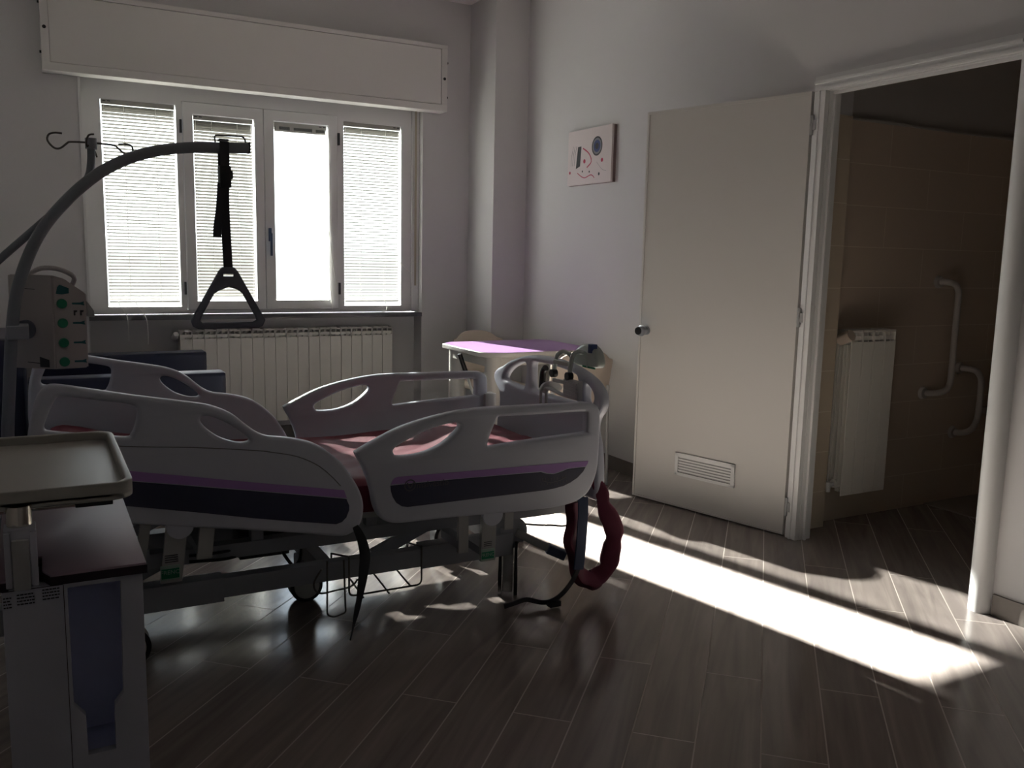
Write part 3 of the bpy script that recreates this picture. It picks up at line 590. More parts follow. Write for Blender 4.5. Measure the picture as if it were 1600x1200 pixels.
def rails(Y, outer):
    s = 'near' if outer else 'far'
    h = lab(plate('head_side_rail', M['abs'], [HR, HO, HLn], 'xz', Y, RT, bed, bev=0.012), 'head end side rail facing the ' + ('room' if outer else 'window'))
    f = lab(plate('foot_side_rail', M['abs'], [FR, FLn, FRc], 'xz', Y, RT, bed, bev=0.012), 'foot end side rail facing the ' + ('room' if outer else 'window'))
    y0, th = (Y-0.0018, 0.002) if outer else (Y+RT-0.0002, 0.002)
    plate('purple_stripe', M['purple'], [[(0.0, 0.727), (0.23, 0.681), (0.40, 0.647), (0.587, 0.609), (0.872, 0.554), (0.881, 0.526), (0.586, 0.584), (0.40, 0.620), (0.229, 0.652), (0.0, 0.698)]], 'xz', y0, th, h, smooth=False)
    plate('dark_panel', M['navy'], [[(0.0, 0.696), (0.229, 0.650), (0.40, 0.617), (0.586, 0.581), (0.880, 0.523), (0.889, 0.500), (0.889, 0.484), (0.879, 0.460), (0.864, 0.446), (0.844, 0.441), (0.70, 0.469), (0.585, 0.493), (0.40, 0.536), (0.227, 0.574), (0.0, 0.620)]], 'xz', y0, th, h, smooth=False)
    plate('purple_stripe', M['purple'], [[(1.036, 0.556), (1.041, 0.569), (1.050, 0.577), (1.062, 0.580), (1.30, 0.575), (1.833, 0.565), (1.831, 0.556), (1.822, 0.544), (1.742, 0.545), (1.714, 0.538), (1.681, 0.531), (1.650, 0.536), (1.625, 0.545), (1.34, 0.550)]], 'xz', y0, th, f, smooth=False)
    plate('dark_panel', M['navy'], [[(1.034, 0.552), (1.30, 0.549), (1.625, 0.541), (1.650, 0.532), (1.681, 0.527), (1.714, 0.533), (1.742, 0.541), (1.821, 0.541), (1.811, 0.525), (1.785, 0.503), (1.755, 0.488), (1.725, 0.478), (1.68, 0.472), (1.641, 0.470), (1.35, 0.470), (1.097, 0.470), (1.075, 0.475), (1.055, 0.490), (1.042, 0.512), (1.036, 0.532)]], 'xz', y0, th, f, smooth=False)
    gy = Y-0.0002 if outer else Y+RT
    bm = bmesh.new(); add_tube(bm, crom([(a, gy, b) for a, b in [(0.0, 0.790), (0.211, 0.757), (0.40, 0.738), (0.589, 0.712), (0.638, 0.702), (0.70, 0.687), (0.745, 0.669), (0.790, 0.642), (0.830, 0.605), (0.860, 0.570)]], 4), 0.0016, 6)
    finish(bm, 'groove', M['groove'], h, smooth=True)
    return h, f
hN, fN = rails(YN, True); rails(YR, False)
# emblem, maker's mark and angle scale on the near foot rail
bm = bmesh.new(); n_ = 28; cx_, cz_ = 1.105, 0.546
o_ = [bm.verts.new((cx_+0.021*math.cos(2*math.pi*k/n_), YN-0.0026, cz_+0.021*math.sin(2*math.pi*k/n_))) for k in range(n_)]
i_ = [bm.verts.new((cx_+0.017*math.cos(2*math.pi*k/n_), YN-0.0026, cz_+0.017*math.sin(2*math.pi*k/n_))) for k in range(n_)]
for k in range(n_): bm.faces.new((o_[k], o_[(k+1) % n_], i_[(k+1) % n_], i_[k]))
for pts in ([(-0.013, 0.008), (-0.008, 0.010), (0.001, -0.006), (-0.003, -0.010)], [(0.001, -0.006), (0.012, 0.012), (0.014, 0.006), (0.003, -0.012), (-0.003, -0.010)]):
    bm.faces.new([bm.verts.new((cx_+a, YN-0.0026, cz_+b)) for a, b in pts])
finish(bm, 'emblem', M['logo'], fN)
words('maker_mark', 'malvestio', M['logo'], 0.032, Matrix.Translation((1.190, YN-0.0024, 0.543)) @ FACE_NEAR, fN)
bm = bmesh.new()
for k in range(9):
    a = (k-4)*0.0125
    add_box(bm, 1.682+a-0.0012, 1.682+a+0.0012, YN-0.0026, YN-0.0018, 0.508-0.004+abs(k-4)*0.0012, 0.513+abs(k-4)*0.0012)
    add_box(bm, 1.682+a*1.1-0.0010, 1.682+a*1.1+0.0010, YN-0.0026, YN-0.0018, 0.487+abs(k-4)*0.0012, 0.494+abs(k-4)*0.0012)
add_tube(bm, crom([(1.632, YN-0.002, 0.509), (1.650, YN-0.002, 0.501), (1.682, YN-0.002, 0.498), (1.714, YN-0.002, 0.503), (1.730, YN-0.002, 0.511)], 4), 0.0010, 5)
finish(bm, 'angle_scale', M['logo'], fN)
# footboard
FBX = 1.900
FB = [(3.655, 0.560), (3.634, 0.640), (3.640, 0.700), (3.680, 0.738), (3.695, 0.775), (3.668, 0.806), (3.610, 0.828), (3.531, 0.862), (3.423, 0.892), (3.326, 0.907), (3.240, 0.912), (3.150, 0.912), (3.060, 0.905), (2.950, 0.889), (2.850, 0.858), (2.800, 0.820), (2.785, 0.780), (2.800, 0.742), (2.830, 0.706), (2.838, 0.66), (2.815, 0.60), (2.800, 0.50), (2.805, 0.405), (2.85, 0.385), (3.24, 0.385), (3.60, 0.385), (3.650, 0.405)]
FH1 = [(3.600, 0.772), (3.575, 0.800), (3.520, 0.832), (3.440, 0.862), (3.400, 0.866), (3.385, 0.850), (3.388, 0.800), (3.398, 0.762), (3.420, 0.753), (3.50, 0.757), (3.58, 0.763)]
FH2 = [(3.335, 0.860), (3.300, 0.872), (3.240, 0.877), (3.180, 0.875), (3.150, 0.862), (3.146, 0.82), (3.146, 0.775), (3.160, 0.757), (3.24, 0.752), (3.32, 0.757), (3.336, 0.775)]
FH3 = [(3.090, 0.868), (3.050, 0.864), (2.98, 0.855), (2.955, 0.84), (2.950, 0.80), (2.955, 0.765), (2.975, 0.755), (3.05, 0.753), (3.090, 0.760), (3.098, 0.80)]
FH4 = [(2.905, 0.838), (2.870, 0.826), (2.848, 0.806), (2.842, 0.788), (2.855, 0.765), (2.880, 0.757), (2.905, 0.765), (2.912, 0.80)]
plate('footboard', M['abs'], [FB, FH1, [(3.336, 0.872), (3.28, 0.880), (3.20, 0.882), (3.10, 0.878), (3.00, 0.868), (2.965, 0.855), (2.958, 0.81), (2.962, 0.768), (2.985, 0.755), (3.10, 0.752), (3.24, 0.752), (3.32, 0.755), (3.340, 0.770), (3.342, 0.82)], FH4], 'yz', FBX, 0.045, bed, bev=0.014)
box('corner_bumper', M['steel2'], 1.862, 1.925, 3.700, 3.760, 0.56, 0.685, bed, bev=0.022, seg=4)
# headboard (its edge is hidden behind the pole and tray)
plate('headboard', M['abs'], [[(2.86, 0.50), (2.86, 0.90), (2.95, 1.0), (3.24, 1.02), (3.53, 1.0), (3.62, 0.90), (3.62, 0.50)]], 'yz', -0.225, 0.045, bed, bev=0.014)
# mattress
def mz(x):
    P = [(-0.06, 0.706), (0.0, 0.694), (0.30, 0.628), (0.60, 0.578), (0.90, 0.564), (1.10, 0.556), (1.35, 0.566), (1.55, 0.600), (1.66, 0.600), (1.78, 0.580), (1.885, 0.553)]
    for i in range(len(P)-1):
        if P[i][0] <= x <= P[i+1][0]:
            t = (x-P[i][0])/(P[i+1][0]-P[i][0]); t2 = t*t*(3-2*t)*0.35+t*0.65; return P[i][1]+(P[i+1][1]-P[i][1])*t2
    return P[-1][1]
bm = bmesh.new(); X0, X1, Y0, Y1, nx, ny = 0.03, 1.885, 2.835, 3.655, 90, 36; gt, gb = [], []
for i in range(nx+1):
    x = X0+(X1-X0)*i/nx; rt, rb = [], []
    for j in range(ny+1):
        y = Y0+(Y1-Y0)*j/ny; ed = min(j, ny-j)/ny; ex = min(i, nx-i)/nx
        rnd = 0.022*(max(0, 1-ed/0.05)**2)+0.020*(max(0, 1-ex/0.03)**2)
        wr = 0.0035*math.sin(9*x+5*y)*math.sin(14*y-3*x)+0.002*math.sin(31*x+12*math.sin(5*y))
        rt.append(bm.verts.new((x, y, mz(x)-rnd+wr*min(1, ed*8)))); rb.append(bm.verts.new((x, y, mz(x)-0.115)))
    gt.append(rt); gb.append(rb)
for i in range(nx):
    for j in range(ny):
        bm.faces.new((gt[i][j], gt[i+1][j], gt[i+1][j+1], gt[i][j+1])); bm.faces.new((gb[i][j], gb[i][j+1], gb[i+1][j+1], gb[i+1][j]))
    bm.faces.new((gt[i][0], gb[i][0], gb[i+1][0], gt[i+1][0])); bm.faces.new((gt[i][ny], gt[i+1][ny], gb[i+1][ny], gb[i][ny]))
for j in range(ny):
    bm.faces.new((gt[0][j], gt[0][j+1], gb[0][j+1], gb[0][j])); bm.faces.new((gt[nx][j], gb[nx][j], gb[nx][j+1], gt[nx][j+1]))
tag(finish(bm, 'mattress', M['maroon'], None, smooth=True), 'maroon vinyl covered mattress lying on the hospital bed', 'mattress')
# sleeping deck under the mattress, following its bends
bm = bmesh.new(); xs_ = [0.03+0.05*k for k in range(39)]
t_, b_ = [], []
for x in xs_:
    x = min(x, 1.885); z = mz(x)-0.118
    t_.append([bm.verts.new((x, y, z)) for y in (2.85, 3.64)]); b_.append([bm.verts.new((x, y, z-0.022)) for y in (2.85, 3.64)])
for k in range(len(xs_)-1):
    bm.faces.new((t_[k][0], t_[k+1][0], t_[k+1][1], t_[k][1])); bm.faces.new((b_[k][0], b_[k][1], b_[k+1][1], b_[k+1][0]))
    for s in (0, 1): bm.faces.new((t_[k][s], b_[k][s], b_[k+1][s], t_[k+1][s]))
bm.faces.new((t_[0][0], t_[0][1], b_[0][1], b_[0][0])); bm.faces.new((t_[-1][0], b_[-1][0], b_[-1][1], t_[-1][1]))
finish(bm, 'mattress_deck', M['steel2'], bed, smooth=True)
# upper frame
for y in (2.93, 3.55):
    bm = bmesh.new(); add_box(bm, -0.20, 1.885, y-0.025, y+0.025, 0.322, 0.372, 0.004)
    add_box(bm, 0.60, 0.64, y-0.02, y+0.02, 0.372, 0.47); add_box(bm, 1.00, 1.04, y-0.02, y+0.02, 0.372, 0.43); finish(bm, 'frame_beam', M['steel'], bed, smooth=True)
for x in (-0.18, 0.45, 0.80, 1.12, 1.86):
    box('cross_beam', M['steel'], x-0.02, x+0.02, 2.955, 3.525, 0.326, 0.368, bed, bev=0.003)
bm = bmesh.new(); add_box(bm, 1.65, 1.90, 2.90, 3.58, 0.372, 0.398, 0.004); finish(bm, 'end_panel', M['steel2'], bed, smooth=True)
# telescopic side members of the chassis
for y in (2.95, 3.53):
    bm = bmesh.new(); add_box(bm, -0.15, 0.51, y-0.032, y+0.032, 0.172, 0.256, 0.004); finish(bm, 'chassis_tube', M['steel'], bed, smooth=True)
    bm = bmesh.new(); add_box(bm, 0.51, 1.24, y-0.024, y+0.024, 0.182, 0.250, 0.004); finish(bm, 'chassis_tube', M['steel'], bed, smooth=True)
    bm = bmesh.new(); add_box(bm, 1.22, 1.60, y-0.032, y+0.032, 0.176, 0.262, 0.004); finish(bm, 'chassis_tube', M['steel'], bed, smooth=True)
for x in (0.10, 0.87, 1.60): box('cross_beam', M['steel'], x-0.025, x+0.025, 2.97, 3.51, 0.18, 0.24, bed, bev=0.003)
# scissor lift arms and motor
for (xa, xb) in ((0.14, 0.42), (1.06, 1.36)):
    for y in (3.02, 3.46): tube('lift_arm', M['steel'], [(xa, y, 0.22), (xb, y, 0.345)], 0.026, bed, 8, rx=0.012)
box('lift_motor', M['dark'], 0.60, 0.78, 3.12, 3.24, 0.235, 0.33, bed, bev=0.01)
tube('motor_rod', M['steel2'], [(0.78, 3.18, 0.285), (1.08, 3.18, 0.30)], 0.014, bed)
# rail brackets
def bracket(x, dx, z0, z1, xt, lean=0.0, m='steel2'):
    bm = bmesh.new()
    vs = [(x, z0), (x+dx, z0), (x+dx+lean, z1), (x+lean, z1)]
    a = [bm.verts.new((p[0], YN+0.012, p[1])) for p in vs]; b = [bm.verts.new((p[0], YN+0.030, p[1])) for p in vs]
    for k in range(4): bm.faces.new((a[k], a[(k+1) % 4], b[(k+1) % 4], b[k]))
    bm.faces.new(a[::-1]); bm.faces.new(b); return bm
for (YB, out) in ((YN, True), (YR, False)):
    for (x, dx, z0, z1, lean) in ((0.298, 0.062, 0.318, 0.55, 0.028), (0.405, 0.045, 0.379, 0.50, 0.014), (0.228, 0.030, 0.395, 0.53, 0.022), (1.389, 0.058, 0.225, 0.42, 0.004), (1.299, 0.038, 0.270, 0.42, 0.0), (1.484, 0.036, 0.334, 0.42, 0.001)):
        bm = bracket(x, dx, z0, z1, 0, lean); bm.transform(Matrix.Translation((0, YB-YN + (0 if out else 0.0), 0))); finish(bm, 'rail_bracket', M['steel2'], bed)
    yy = YB+0.015 if out else YB+RT-0.015
    for x, z in ((0.358, 0.495), (1.432, 0.398)): cyl('pivot_boss', M['abs'], (x, yy-0.010, z), (x, yy+0.010, z), 0.040, bed, 28)
    for (x, z) in ((0.25, 0.40), (0.43, 0.385), (1.318, 0.285), (1.418, 0.24), (1.503, 0.34)):
        bm = bmesh.new(); add_box(bm, x-0.02, x+0.02, min(yy, 2.93 if out else 3.55), max(yy, 2.93 if out else 3.55), z, z+0.03); finish(bm, 'bracket_arm', M['steel'], bed)
for (x0, x1, z0, z1) in ((0.301, 0.352, 0.333, 0.364), (1.390, 1.440, 0.235, 0.262)):
    tg = box('green_tag', M['greenlite'], x0-0.003, x1+0.003, YN+0.0085, YN+0.0122, z0-0.005, z1+0.010, bed, bev=0.002)
    box('tag_print', M['green'], x0, x1, YN+0.0078, YN+0.0088, z0, z1, tg)
    words('tag_text', 'FRENO', M['greenlite'], 0.018, Matrix.Translation(((x0+x1)/2, YN+0.0074, z1-0.012)) @ FACE_NEAR, tg)
bm = bmesh.new()
for k in range(4): add_box(bm, 0.312, 0.350, YN+0.0100, YN+0.0118, 0.383+k*0.007, 0.385+k*0.007)
finish(bm, 'fine_print', M['text'], bed); bm = bmesh.new()
for k in range(3): add_box(bm, 1.400, 1.432, YN+0.0100, YN+0.0118, 0.283+k*0.007, 0.285+k*0.007)
finish(bm, 'fine_print', M['text'], bed)
cyl('bolt', M['steel2'], (0.35, 2.905, 0.405), (0.35, 2.899, 0.405), 0.012, bed, 14)
# castors
def castor(cx, cy, r, w, m='steel'):
    ob = cyl('castor', M['dark'], (cx, cy-w/2-0.004, r), (cx, cy+w/2+0.004, r), r, bed, 36)
    for s in (-1, 1): cyl('hub_cap', M['steel2'], (cx, cy+s*(w/2+0.004), r), (cx, cy+s*(w/2+0.008), r), r*0.78, ob, 28)
    box('fork', M['steel'], cx-0.035, cx+0.035, cy-w/2-0.014, cy+w/2+0.014, r+0.02, 0.182, ob, bev=0.008)
castor(0.208, 2.93, 0.070, 0.045); castor(0.208, 3.55, 0.070, 0.045)
castor(0.868, 3.245, 0.062, 0.045); castor(1.60, 3.55, 0.070, 0.045)
# foot end near castor, swivelled to face the camera: two black treads around a grey housing
RC = Matrix.Translation((1.603, 2.960, 0)) @ Matrix.Rotation(math.radians(-28.5), 4, 'Z')
c2 = bmesh.new(); add_box(c2, -0.020, 0.020, -0.035, 0.030, 0.02, 0.262, 0.010); c2.transform(RC); hou = finish(c2, 'castor_housing', M['steel2'], bed, smooth=True)
for x in (-0.038, 0.024):
    c2 = bmesh.new(); add_cyl(c2, (x, 0, 0.064), (x+0.014, 0, 0.064), 0.064, 36); c2.transform(RC); finish(c2, 'castor_wheel', M['dark'], hou, smooth=True)
    c2 = bmesh.new(); add_box(c2, x+0.001, x+0.013, -0.045, 0.030, 0.05, 0.225, 0.004); c2.transform(RC); finish(c2, 'tread_guard', M['dark'], hou, smooth=True)
cyl('castor_head', M['steel'], (1.605, 2.925, 0.262), (1.605, 3.005, 0.262), 0.062, bed, 28)
cyl('bolt', M['chrome'], (1.632, 2.920, 0.213), (1.632, 2.911, 0.213), 0.014, bed, 16)
pd = tube('brake_pedal', M['steel2'], crom([(1.62, 2.93, 0.262), (1.69, 2.90, 0.222), (1.76, 2.87, 0.186)], 3), 0.015, bed, 12, rx=0.010)
lab(tube('pedal_pad', M['bluegrey'], [(1.735, 2.88, 0.196), (1.80, 2.855, 0.165)], 0.019, pd, 12, rx=0.022), 'dark oval pedal pad')
# lever and cable details
tube('cable', M['yellow'], crom([(1.02, 2.98, 0.30), (1.08, 3.0, 0.345), (1.16, 3.02, 0.31), (1.22, 3.0, 0.345), (1.30, 2.97, 0.33)], 5), 0.003, bed, 6)
tube('cable', M['dark'], crom([(0.70, 3.05, 0.34), (0.74, 3.0, 0.26), (0.765, 2.99, 0.235), (0.79, 3.0, 0.27), (0.80, 3.05, 0.34)], 5), 0.006, bed, 8)
tube('cable', M['dark'], crom([(0.40, 2.90, 0.352), (0.50, 2.90, 0.350), (0.60, 2.95, 0.345), (0.66, 3.05, 0.33)], 5), 0.005, bed, 8)
tube('cable', M['dark'], crom([(0.40, 2.90, 0.332), (0.52, 2.90, 0.325), (0.60, 2.95, 0.328), (0.66, 3.05, 0.32)], 5), 0.005, bed, 8)
tube('cable', M['dark'], crom([(1.55, 2.96, 0.318), (1.62, 2.95, 0.297), (1.70, 2.95, 0.276), (1.79, 2.95, 0.262), (1.87, 2.94, 0.258), (1.93, 2.93, 0.33), (1.905, 2.92, 0.40)], 5), 0.004, bed, 8)
# wire baskets under the near side
def wires(name, label, paths, r=0.0035):
    bm = bmesh.new()
    for p in paths: add_tube(bm, p, r, 7)
    o = finish(bm, name, M['wire'], bed, smooth=True); lab(o, label); return o
Yb0, Yb1 = 2.86, 3.02
def rnd(pts, r=0.02):
    out = [V(pts[0])]
    for i in range(1, len(pts)-1):
        a, b, c = V(pts[i-1]), V(pts[i]), V(pts[i+1]); u = (a-b).normalized(); v = (c-b).normalized()
        for k in range(5):
            t = k/4; p0, p2 = b+u*r, b+v*r; out.append((1-t)**2*p0+2*t*(1-t)*b+t*t*p2)
    out.append(V(pts[-1])); return out
wires('wire_basket', 'wire holder under the near chassis tube',
      [rnd([(0.92, Yb0, 0.285), (0.92, Yb0, 0.142), (1.192, Yb0, 0.142), (1.192, Yb0, 0.285)], 0.02),
       rnd([(0.905, Yb1, 0.25), (0.905, Yb1, 0.158), (1.20, Yb1, 0.158), (1.20, Yb1, 0.25)], 0.02),
       [(0.965, Yb0-0.02, 0.137), (0.965, Yb1+0.02, 0.160)], [(1.06, Yb0-0.02, 0.137), (1.06, Yb1+0.02, 0.160)], [(1.15, Yb0, 0.141), (1.15, Yb1, 0.158)],
       [(0.92, Yb0, 0.285), (0.905, Yb1, 0.25)], [(1.192, Yb0, 0.285), (1.20, Yb1, 0.25)]])
wires('wire_hook', 'bent wire bag hook hanging below the chassis',
      [rnd([(0.840, 2.85, 0.285), (0.838, 2.85, 0.092), (0.862, 2.85, 0.080), (0.905, 2.85, 0.090), (0.903, 2.85, 0.112), (0.898, 2.85, 0.28)], 0.010),
       rnd([(0.835, 2.90, 0.24), (0.800, 2.90, 0.19), (0.82, 2.90, 0.15), (0.95, 2.90, 0.160), (0.965, 2.90, 0.185)], 0.025)])

# straps and padded belt hanging from the bed
bl = tag(tube('hanging_strap', M['blackfab'], crom([(0.905, 2.745, 0.43), (0.925, 2.742, 0.385), (0.936, 2.738, 0.33), (0.930, 2.735, 0.27), (0.915, 2.730, 0.19), (0.900, 2.725, 0.13), (0.888, 2.722, 0.085), (0.878, 2.72, 0.045)], 4),
     [0.010+0.008*math.sin(math.pi*min(1, k/17)) if k < 18 else max(0.0025, 0.013-0.0012*(k-16)) for k in range(29)], None, 8, rx=0.0018), 'black strap hanging from the middle of the near side rails', 'strap')
pb = thing('padded_belt', 'maroon padded belt looped below the bed footboard', 'belt', (1.88, 2.80, 0.06))
path = [(1.905, 2.83, 0.475), (1.935, 2.81, 0.41), (1.958, 2.80, 0.34), (1.985, 2.79, 0.255), (1.985, 2.79, 0.20), (1.965, 2.79, 0.13), (1.930, 2.79, 0.085), (1.885, 2.79, 0.070), (1.842, 2.79, 0.090), (1.815, 2.79, 0.14), (1.798, 2.79, 0.20), (1.790, 2.79, 0.26), (1.792, 2.80, 0.32), (1.81, 2.82, 0.39)]
pp = crom(path, 5); rr_ = []
for k in range(len(pp)):
    s = k/(len(pp)-1); rr_.append(0.012+0.022*math.sin(math.pi*min(1, s*1.6+0.08))*(1 if s < .55 else 1.0)+0.003*math.sin(k*1.9)+0.002*math.sin(k*3.1) if s < 0.9 else 0.02)
rr_ = [max(0.017, min(0.040, (0.018+0.018*min(1, (k/len(pp))*6)) * (1-0.30*max(0, (k/len(pp)-0.75)*4))+0.0042*math.sin(k*0.62)+0.0018*math.sin(k*1.3+1))) for k in range(len(pp))]
pp = [p+V((0.005*math.sin(k*0.55), 0.003*math.cos(k*0.8), 0.0)) for k, p in enumerate(pp)]
tube('padding', M['maroonfab'], pp, rr_, pb, 14, rx=0.020)
lab(tube('webbing', M['bluefab'], crom([(1.825, 2.775, 0.42), (1.818, 2.76, 0.36), (1.812, 2.755, 0.28), (1.806, 2.752, 0.20), (1.800, 2.752, 0.14)], 4), 0.003, pb, 8, rx=0.024), 'dark blue webbing strap')
tube('strap_tail', M['blackfab'], crom([(1.800, 2.752, 0.145), (1.775, 2.752, 0.10), (1.735, 2.755, 0.055), (1.690, 2.76, 0.030), (1.655, 2.78, 0.022), (1.60, 2.80, 0.035), (1.56, 2.82, 0.020), (1.52, 2.83, 0.010)], 5), [0.011]*36, pb, 8, rx=0.0025)
bm = bmesh.new(); add_box(bm, 1.672, 1.722, 2.742, 2.775, 0.008, 0.030, 0.006); finish(bm, 'buckle', M['dark'], pb, smooth=True)

# device clipped over the footboard, and the grey holder inside it
dv_ = thing('drainage_holder', 'frosted plastic holder with two black tipped hooks over the footboard', 'holder', (1.89, 3.08, 0.86))
for (y, dz) in ((3.105, 0.0), (2.985, 0.012)):
    hk = tube('hook', M['clearp'], crom([(1.955, y-0.02, 0.88+dz), (1.955, y-0.01, 0.925+dz), (1.925, y, 0.945+dz), (1.895, y, 0.935+dz), (1.884, y, 0.90+dz), (1.880, y, 0.862+dz)], 5), 0.009, dv_, 10)
    lab(cyl('hook_tip', M['dark'], (1.886, y-0.004, 0.858+dz*0.2), (1.862, y-0.004, 0.858+dz*0.2), 0.0165, hk, 20), 'round black rubber tip')
plate('crossbar', M['clearp'], [rrect(2.965, 3.110, 0.822, 0.838, 0.007)], 'yz', 1.872, 0.012, dv_, bev=0.003, smooth=False)
plate('top_bar', M['clearp'], [rrect(2.985, 3.105, 0.898, 0.916, 0.007)], 'yz', 1.872, 0.012, dv_, bev=0.003, smooth=False)
plate('tank', M['clearp'], [[(3.10, 0.905), (3.085, 0.935), (3.055, 0.965), (3.01, 0.985), (2.965, 0.985), (2.925, 0.965), (2.905, 0.93), (2.905, 0.905), (2.93, 0.895), (3.05, 0.892)]], 'yz', 1.950, 0.05, dv_, bev=0.014)
box('tank_lip', M['green'], 1.948, 1.952, 2.910, 3.00, 0.893, 0.900, dv_)
lab(box('tank_cap', M['inkblue'], 1.945, 1.975, 2.935, 2.958, 0.955, 0.990, dv_, bev=0.003), 'dark blue cap')
cb = thing('control_box', 'ribbed grey bed control box hooked inside the footboard', 'control box', (1.88, 3.0, 0.76))
bm = bmesh.new(); add_box(bm, 1.868, 1.893, 2.905, 3.015, 0.772, 0.848, 0.006)
for k in range(4): add_box(bm, 1.864, 1.870, 2.912, 3.008, 0.780+k*0.017, 0.787+k*0.017, 0.001)
finish(bm, 'housing', M['steel2'], cb, smooth=True)
plate('hook', M['steel2'], [rrect(3.148, 3.206, 0.690, 0.785, 0.008), rrect(3.160, 3.194, 0.715, 0.765, 0.006)], 'yz', 1.868, 0.010, cb, bev=0.003, smooth=False)
tube('hook_arm', M['steel2'], crom([(1.874, 3.18, 0.770), (1.885, 3.18, 0.790), (1.93, 3.18, 0.790), (1.952, 3.18, 0.770)], 4), 0.008, cb, 8, rx=0.020)
tube('carrying_bar', M['steel2'], crom([(1.880, 3.20, 0.778), (1.878, 3.13, 0.788), (1.876, 3.05, 0.780), (1.874, 2.96, 0.778)], 4), 0.008, cb, 10)
lab(tube('upright_lever', M['dark'], crom([(1.915, 3.262, 0.772), (1.915, 3.258, 0.825), (1.915, 3.250, 0.850), (1.915, 3.235, 0.862)], 4), 0.014, cb, 12), 'black upright lever')

# ------------------------------------------------------------------ trapeze pole
tp = thing('trapeze_pole', 'curved grey trapeze pole rising over the bed head', 'lifting pole', (-0.092, 3.24, 0.37))
pts = crom([(-0.100, 3.24, 0.372), (-0.098, 3.24, 0.68), (-0.083, 3.24, 0.89), (-0.063, 3.24, 1.096), (-0.035, 3.24, 1.228), (0.022, 3.24, 1.364), (0.1, 3.24, 1.470), (0.197, 3.24, 1.563), (0.296, 3.24, 1.623), (0.395, 3.24, 1.657), (0.498, 3.24, 1.674), (0.60, 3.24, 1.681), (0.686, 3.24, 1.686)], 5)
tube('pole', M['pole'], pts, 0.0185, tp, 16)
tube('pole_socket', M['steel'], [(-0.100, 3.24, 0.372), (-0.098, 3.24, 0.62)], 0.024, tp, 16)
box('end_cap', M['dark'], 0.684, 0.690, 3.222, 3.258, 1.667, 1.705, tp, bev=0.003)
tube('strap_stop', M['wire'], rnd([(0.575, 3.24, 1.692), (0.572, 3.24, 1.722), (0.672, 3.24, 1.724), (0.680, 3.24, 1.692)], 0.012), 0.003, tp, 8)
hd = thing('trapeze_bar', 'dark triangular trapeze handle hanging on its strap before the window', 'trapeze bar', (0.60, 3.24, 1.27))
bm = bmesh.new(); add_tube(bm, crom([(0.601, 3.222, 1.700), (0.601, 3.220, 1.62), (0.600, 3.235, 1.50), (0.604, 3.24, 1.38), (0.608, 3.24, 1.262)], 4), 0.0022, 8, rx=0.016); add_tube(bm, crom([(0.601, 3.258, 1.700), (0.601, 3.260, 1.62), (0.600, 3.245, 1.50)], 4), 0.0022, 8, rx=0.016); add_box(bm, 0.585, 0.617, 3.222, 3.258, 1.704, 1.709)
finish(bm, 'strap', M['blackfab'], hd, smooth=True)
bm = bmesh.new(); add_box(bm, 0.583, 0.622, 3.215, 3.262, 1.545, 1.62, 0.006); add_box(bm, 0.600, 0.630, 3.222, 3.252, 1.575, 1.605, 0.008)
lab(finish(bm, 'buckle', M['dark'], hd, smooth=True), 'black strap buckle')
bm = bmesh.new(); add_tube(bm, crom([(0.590, 3.228, 1.56), (0.583, 3.225, 1.48), (0.572, 3.222, 1.41), (0.570, 3.222, 1.375)], 4), 0.0022, 8, rx=0.014); finish(bm, 'strap_tail', M['blackfab'], hd, smooth=True)
tri_o = [(0.575, 1.258), (0.587, 1.272), (0.627, 1.272), (0.640, 1.258), (0.668, 1.205), (0.725, 1.100), (0.733, 1.085), (0.722, 1.062), (0.708, 1.056), (0.500, 1.056), (0.484, 1.064), (0.478, 1.084), (0.488, 1.105), (0.545, 1.205)]
tri_i = [(0.575, 1.190), (0.558, 1.180), (0.512, 1.098), (0.508, 1.085), (0.516, 1.078), (0.690, 1.078), (0.702, 1.085), (0.698, 1.098), (0.655, 1.180), (0.640, 1.192), (0.608, 1.203)]
slot = [(0.590, 1.248), (0.626, 1.248), (0.626, 1.240), (0.590, 1.240)]
plate('grip', M['rubber'], [tri_o, tri_i, slot], 'xz', 3.228, 0.026, hd, bev=0.006, smooth=False)
# drip stand
iv = thing('drip_pole', 'thin grey drip pole with wire hooks beside the trapeze pole', 'drip pole', (-0.26, 3.30, 0.40))
tube('pole', M['pole'], crom([(-0.215, 3.30, 0.372), (-0.215, 3.30, 0.80), (-0.205, 3.30, 1.08), (-0.160, 3.30, 1.215), (-0.092, 3.30, 1.285), (-0.012, 3.29, 1.362), (0.070, 3.28, 1.440), (0.140, 3.28, 1.505), (0.176, 3.28, 1.558), (0.187, 3.28, 1.61), (0.189, 3.28, 1.672)], 5), 0.0125, iv, 14)
cyl('hub', M['steel'], (0.189, 3.28, 1.650), (0.189, 3.28, 1.684), 0.018, iv, 18)
tube('hook', M['wire'], crom([(0.105, 3.27, 1.692), (0.082, 3.27, 1.692), (0.066, 3.27, 1.684), (0.063, 3.27, 1.665), (0.080, 3.27, 1.645), (0.098, 3.27, 1.645), (0.118, 3.275, 1.662), (0.130, 3.28, 1.668), (0.189, 3.28, 1.670)], 4), 0.0032, iv, 8)
tube('hook', M['wire'], crom([(0.189, 3.28, 1.670), (0.255, 3.28, 1.667), (0.272, 3.275, 1.655), (0.290, 3.27, 1.640), (0.305, 3.27, 1.640), (0.314, 3.27, 1.652), (0.310, 3.27, 1.668), (0.294, 3.27, 1.672), (0.270, 3.27, 1.670)], 4), 0.0032, iv, 8)
